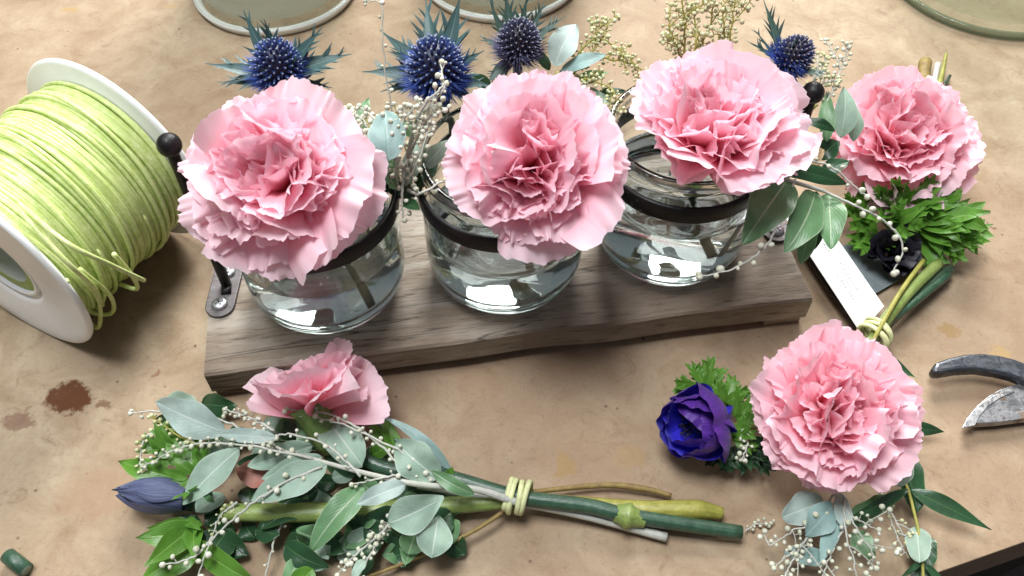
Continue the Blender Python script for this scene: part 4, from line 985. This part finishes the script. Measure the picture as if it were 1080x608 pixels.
sprig(b3, [(780, 455, 1.8), (788, 468, 1.9), (782, 485, 1.7)], name='twig', seed=7, bud_r=.1, spacing=.22, cluster=1, side=.15)
# leaves round the carnation
for a, b, w, z0_, z1_, m_, sh in (((905, 365), (966, 401), 17, .9, .6, 'dark', 'lance'), ((955, 449), (997, 456), 14, .8, .6, 'dark', 'lance'), ((948, 478), (968, 540), 34, .9, .6, 'dark', 'oval'), ((960, 517), (1043, 560), 20, 1.0, .7, 'dark', 'lance'),
                               ((958, 516), (882, 554), 13, 1.1, 1.3, 'dark', 'lance'), ((967, 556), (970, 596), 25, .9, .9, 'sage', 'round'), ((968, 560), (978, 600), 28, .4, .4, 'dark', 'round'), ((944, 512), (962, 488), 19, 1.5, 1.8, 'sage', 'oval'),
                               ((974, 590), (945, 612), 6, .9, .7, 'dark', 'lance'), ((976, 595), (1000, 625), 9, .9, .5, 'dark', 'lance'), ((895, 552), (935, 522), 26, .9, 1.2, 'green', 'oval'), ((868, 528), (822, 545), 34, 1.4, 1.4, 'sage_pale', 'round'),
                               ((878, 532), (848, 566), 30, 1.7, 1.5, 'bluegreen', 'oval'), ((884, 540), (862, 600), 18, 1.3, 1.2, 'bluegreen', 'lance'), ((872, 590), (826, 582), 20, 1.0, .9, 'bluegreen', 'oval'), ((885, 520), (890, 560), 20, 1.5, 1.5, 'sage_pale', 'oval'),
                               ((900, 560), (922, 590), 22, .8, .8, 'green', 'oval'), ((930, 375), (948, 388), 12, .8, .8, 'sage', 'oval'), ((965, 600), (985, 630), 26, .3, .3, 'dark', 'oval')):
    leafpx(b3, M[m_], a, b, w, z0_, z1_, shape=sh, seed=a[0], lift=.06, fold=.12)
pstem(b3, [(940, 480, .9), (955, 510, 1.0), (964, 540, 1.0), (972, 580, .9), (974, 625, .8)], [.06, .055, .05], 'stem_yellow', 'twig')
for k, (pts, kw) in enumerate(((([(880, 520, 1.6), (862, 550, 1.6), (836, 560, 1.4), (812, 575, 1.2), (806, 560, 1.2)]), {}), (([(884, 525, 1.6), (850, 570, 1.4), (832, 600, 1.2), (826, 618, 1.2)]), {}),
                 (([(890, 525, 1.6), (892, 560, 1.6), (900, 590, 1.4), (904, 615, 1.2)]), {}), (([(888, 530, 1.6), (905, 560, 1.5), (920, 585, 1.3), (914, 606, 1.2)]), {}), (([(888, 560, 1.5), (876, 585, 1.4), (868, 606, 1.3), (862, 618, 1.3)]), {}),
                 (([(925, 515, 1.0), (938, 545, .9), (950, 575, .7), (958, 588, .6)]), dict(mat_b='bud_yellow', bud_r=.08)), (([(930, 520, 1.), (946, 552, .9), (956, 570, .7)]), dict(mat_b='bud_yellow', bud_r=.08)), (([(850, 575, 1.3), (828, 588, 1.1), (815, 600, 1.)]), {}), (([(870, 545, 1.5), (845, 575, 1.4), (840, 585, 1.3)]), {}), (([(898, 545, 1.5), (912, 552, 1.4), (926, 560, 1.3)]), {}))):
    d = dict(bud_r=.105, spacing=.27, cluster=0, side=.16, stem_r=.04, start=.25, mat_s='twig', subs=1); d.update(kw); sprig(b3, pts, seed=200+k, name='twig', **d)

# ================================================================== BUNDLE RIGHT OF THE BOARD (upper right)
b2 = thing('flower_bundle', 'bundle with rose pink carnation above curly green leaves beyond the board end', 'flower bundle', P(950, 180, 0), 'tied flower bundles')
c = P(949, 146, 3.3); R = 79/ppc(c); ax = nrm((-.05, -.40, .9)); org = c-ax*R*.36
mb = MB(); petals(mb, org, ax, R, 66, n=46, ruffle=.135); cb = mb.build('carnation', M['petal2'], b2)
mb = MB(); calyx(mb, org+ax*.1, ax, R, 1.2, .5); mb.build('calyx', M['calyx'], cb)
pstem(b2, [(955, 170, 1.0), (970, 110, .6), (976, 66, .45)], [.26, .28, .34], 'twig_brown'); pstem(b2, [(965, 160, .8), (980, 110, .5), (989, 68, .4)], [.16, .16, .16], 'twig'); 
pstem(b2, [(965, 160, .8), (985, 110, .5), (993, 80, .5), (998, 57, .7)], [.18, .15, .08], 'stem_yellow'); pstem(b2, [(965, 160, .4), (985, 110, .3), (1002, 80, .3)], [.12, .1, .08], 'stem_dark')
for k, (b, d, L) in enumerate((((935, 225, 1.4), (-.3, -.4, .2), 2.0), ((950, 220, 1.6), (.3, -.6, .3), 2.4), ((965, 235, 1.5), (1, -.1, .25), 3.0), ((970, 240, 1.2), (1, -.5, .1), 2.9), ((960, 225, 1.8), (.8, .35, .5), 2.4), ((920, 225, 1.2), (-.5, .5, .5), 2.0), ((935, 215, 1.9), (-.1, .1, 1), 1.8),
                                ((925, 245, 1.0), (-.6, -.3, .1), 1.9), ((985, 240, 1.4), (.9, .5, .4), 2.0), ((1000, 250, 1.0), (.9, -.5, .1), 2.0), ((945, 235, 2.0), (.4, -.2, .8), 1.8), ((905, 225, 1.2), (-.3, .6, .6), 1.6))):
    mb = MB(); lobed(mb, P(*b), d, (0, -.4, .9), L, 500+k, depth=1, n=5, spread=55); mb.build('leaf', M['bright'], b2)
# dark spent anemone in the shade under the leaves
org_ = P(935, 268, .7); mb = MB()
petals(mb, org_, (-.1, -.5, .6), 1.35, 9, n=12, phi_out=75, phi_in=10, ruffle=.08, nu=17, nv=9); mb.build('dark_anemone', M['black'], b2)

# ================================================================== TAGS
tl_, tr_, br_, bl_ = P(826, 228, 1.0), P(852, 206, 1.0), P(932, 324, .75), P(907, 351, .75)
tr_ = tl_+(br_-bl_)
t = thing('paper_tag', 'narrow white paper tag with faint grey handwriting between board and stems', 'tag', (bl_+tr_)/2*A(1, 1, 0))
mb = MB(); nz_ = A(0, 0, .05); prism(mb, [bl_, br_, tr_, tl_], [p+nz_ for p in (bl_, br_, tr_, tl_)]); tg = mb.build('card', M['paper'], t, smooth=False)
mb = MB(); ul = nrm(tl_-bl_); ur = nrm(br_-bl_); TL = np.linalg.norm(tl_-bl_); TW = np.linalg.norm(br_-bl_)
rng = random.Random(12)
def scribble(s0, s1, off, amp, n, r=.014):
    pts = []
    for i in range(n*8+1):
        q = i/(n*8); a = 2*math.pi*i/8
        pts.append(bl_+ul*(s0+(s1-s0)*q+.05*math.cos(a))+ur*(off+amp*math.sin(a)*(.6+.4*math.sin(i*.37+off*9))+.03*math.sin(i*.21))+A(0, 0, .058))
    tube(mb, pts, r, 4)
scribble(.7, 2.6, TW*.36, .09, 12, .009); scribble(.9, 2.9, TW*.62, .11, 13, .009); scribble(3.5, 4.1, TW*.55, .06, 6, .01); scribble(3.7, 4.4, TW*.72, .05, 6, .01)
tube(mb, catmull([bl_+ul*s_+ur*o_+A(0, 0, .058) for s_, o_ in ((.6, TW*.5), (1.4, TW*.44), (2.2, TW*.52), (3.0, TW*.46))], 8), .012, 4)
mb.build('handwriting', M['ink'], tg)
t2 = MB(); pl = [P(856, 286, .32), P(906, 345, .3), P(918, 338, .3), P(868, 260, .32)]
t2 = MB(); pl = [P(842, 262, .35), P(906, 354, .2), P(914, 345, .2), P(850, 250, .35)]; prism(t2, pl, [p+A(0, 0, .1) for p in pl]); o = t2.build('dark_tag', M['black'], smooth=False); top(o, 'narrow black card lying under the white paper tag', 'tag')
pl = [P(884, 262, .25), P(914, 316, .2), P(948, 296, .2), P(925, 245, .25)]; t2 = MB(); prism(t2, pl, [p+A(0, 0, .06) for p in pl]); o = t2.build('slate_tag', M['slate'], smooth=False); top(o, 'slate grey card lying flat between the white tag and curly leaves', 'tag')

# ================================================================== SECATEURS
sc_ = thing('secateurs', 'open steel secateurs with dirty blades on the table', 'secateurs', P(1100, 420, 0))
def plate(outline, z0_, z1_, mat, name, par, bev=.06):
    mb = MB(); bot = [P(x, y, z0_) for x, y in outline]; tp = [A(p[0], p[1], z1_) for p in bot]; prism(mb, bot[::-1], tp[::-1]); return mb.build(name, M[mat], par, smooth=False, bevel=bev)
hook = [(978, 396), (981, 390), (995, 385), (1012, 381), (1030, 380), (1048, 382), (1064, 386), (1080, 392), (1130, 410), (1125, 440), (1100, 425), (1080, 411), (1062, 404), (1045, 400), (1025, 397), (1005, 398), (988, 401), (979, 401)]
hk = plate(hook, .45, 1.0, 'steel_dark', 'hook_blade', sc_, .16)
blade = [(1014, 452), (1019, 442), (1027, 432), (1038, 423), (1050, 416), (1064, 411), (1082, 408), (1130, 412), (1130, 436), (1080, 446), (1048, 450)]
bl = plate(blade, .30, .62, 'steel', 'cutting_blade', sc_, .03)
edge_ = [(1014, 452.5), (1019, 442.5), (1027, 432.5), (1038, 423.5), (1050, 416.5), (1064, 411.5), (1070, 414), (1054, 421), (1042, 429), (1034, 438), (1028, 449.5)]
plate(edge_, .60, .66, 'steel_edge', 'ground_edge', bl, .02)
mb = MB(); lathe(mb, [(.01, 0), (.8, 0), (.8, .2), (.65, .32), (.01, .34)], P(1122, 424, 1.0), 32); mb.build('pivot_bolt', M['steel'], sc_)
for s_, pts in (('a', [(1125, 415, .7), (1180, 400, .9), (1250, 405, .8), (1330, 440, .8)]), ('b', [(1125, 432, .7), (1180, 455, .9), (1250, 470, .8), (1320, 480, .8)])):
    mb = MB(); tube(mb, catmull([P(*p) for p in pts], 10), [.5, .7, .7, .5], 12, flat=.7); mb.build('handle', M['rubber'], sc_)

# ================================================================== SMALL THINGS
mb = MB(); tube(mb, [P(8, 586, .32), P(14, 591, .32), P(28, 602, .32)], .27, 12); o = mb.build('stem_offcut', M['stem'], smooth=True); top(o, 'short cut piece of green stem lying alone on the table', 'stem offcut')
t = thing('fallen_buds', 'loose cream buds fallen on the table beside the cut stem end', 'bud twig', P(795, 556, 0))
sprig(t, [(786, 560, .25), (798, 553, .25), (814, 552, .25)], name='twig', seed=61, bud_r=.08, spacing=.2, cluster=1, side=.1, stem_r=.03)

# ================================================================== LIGHT
w = bpy.data.worlds.new('World'); scene.world = w; w.use_nodes = True
w.node_tree.nodes['Background'].inputs[0].default_value = (.86, .92, 1.0, 1); w.node_tree.nodes['Background'].inputs[1].default_value = .19
def area(name, loc, target, sx_, sy_, energy, col):
    l = bpy.data.lights.new(name, 'AREA'); l.shape = 'RECTANGLE'; l.size = sx_*S; l.size_y = sy_*S; l.energy = energy; l.color = col
    o = bpy.data.objects.new(name, l); COL.objects.link(o); o.location = Vector(np.array(loc)*S)
    o.rotation_euler = (Vector(np.array(target)*S)-o.location).to_track_quat('-Z', 'Y').to_euler(); return o
area('window_light', (18, 145, 125), (0, 2, 0), 80, 92, 62, (1, .985, .96))
area('overhead_fill', (-25, 0, 150), (0, 0, 0), 60, 50, 28, (.96, .98, 1))  # overhead lamp added as fill to brighten leaf tops and petals
scene.view_settings.view_transform = 'Standard'; scene.view_settings.look = 'None'; scene.view_settings.exposure = 0.08; scene.view_settings.gamma = 1
scene.render.engine = 'CYCLES'
cy = scene.cycles; cy.max_bounces = 14; cy.transmission_bounces = 12; cy.transparent_max_bounces = 16; cy.diffuse_bounces = 8; cy.glossy_bounces = 5
cy.caustics_refractive = True; cy.caustics_reflective = False; cy.sample_clamp_indirect = 6; cy.use_denoising = True
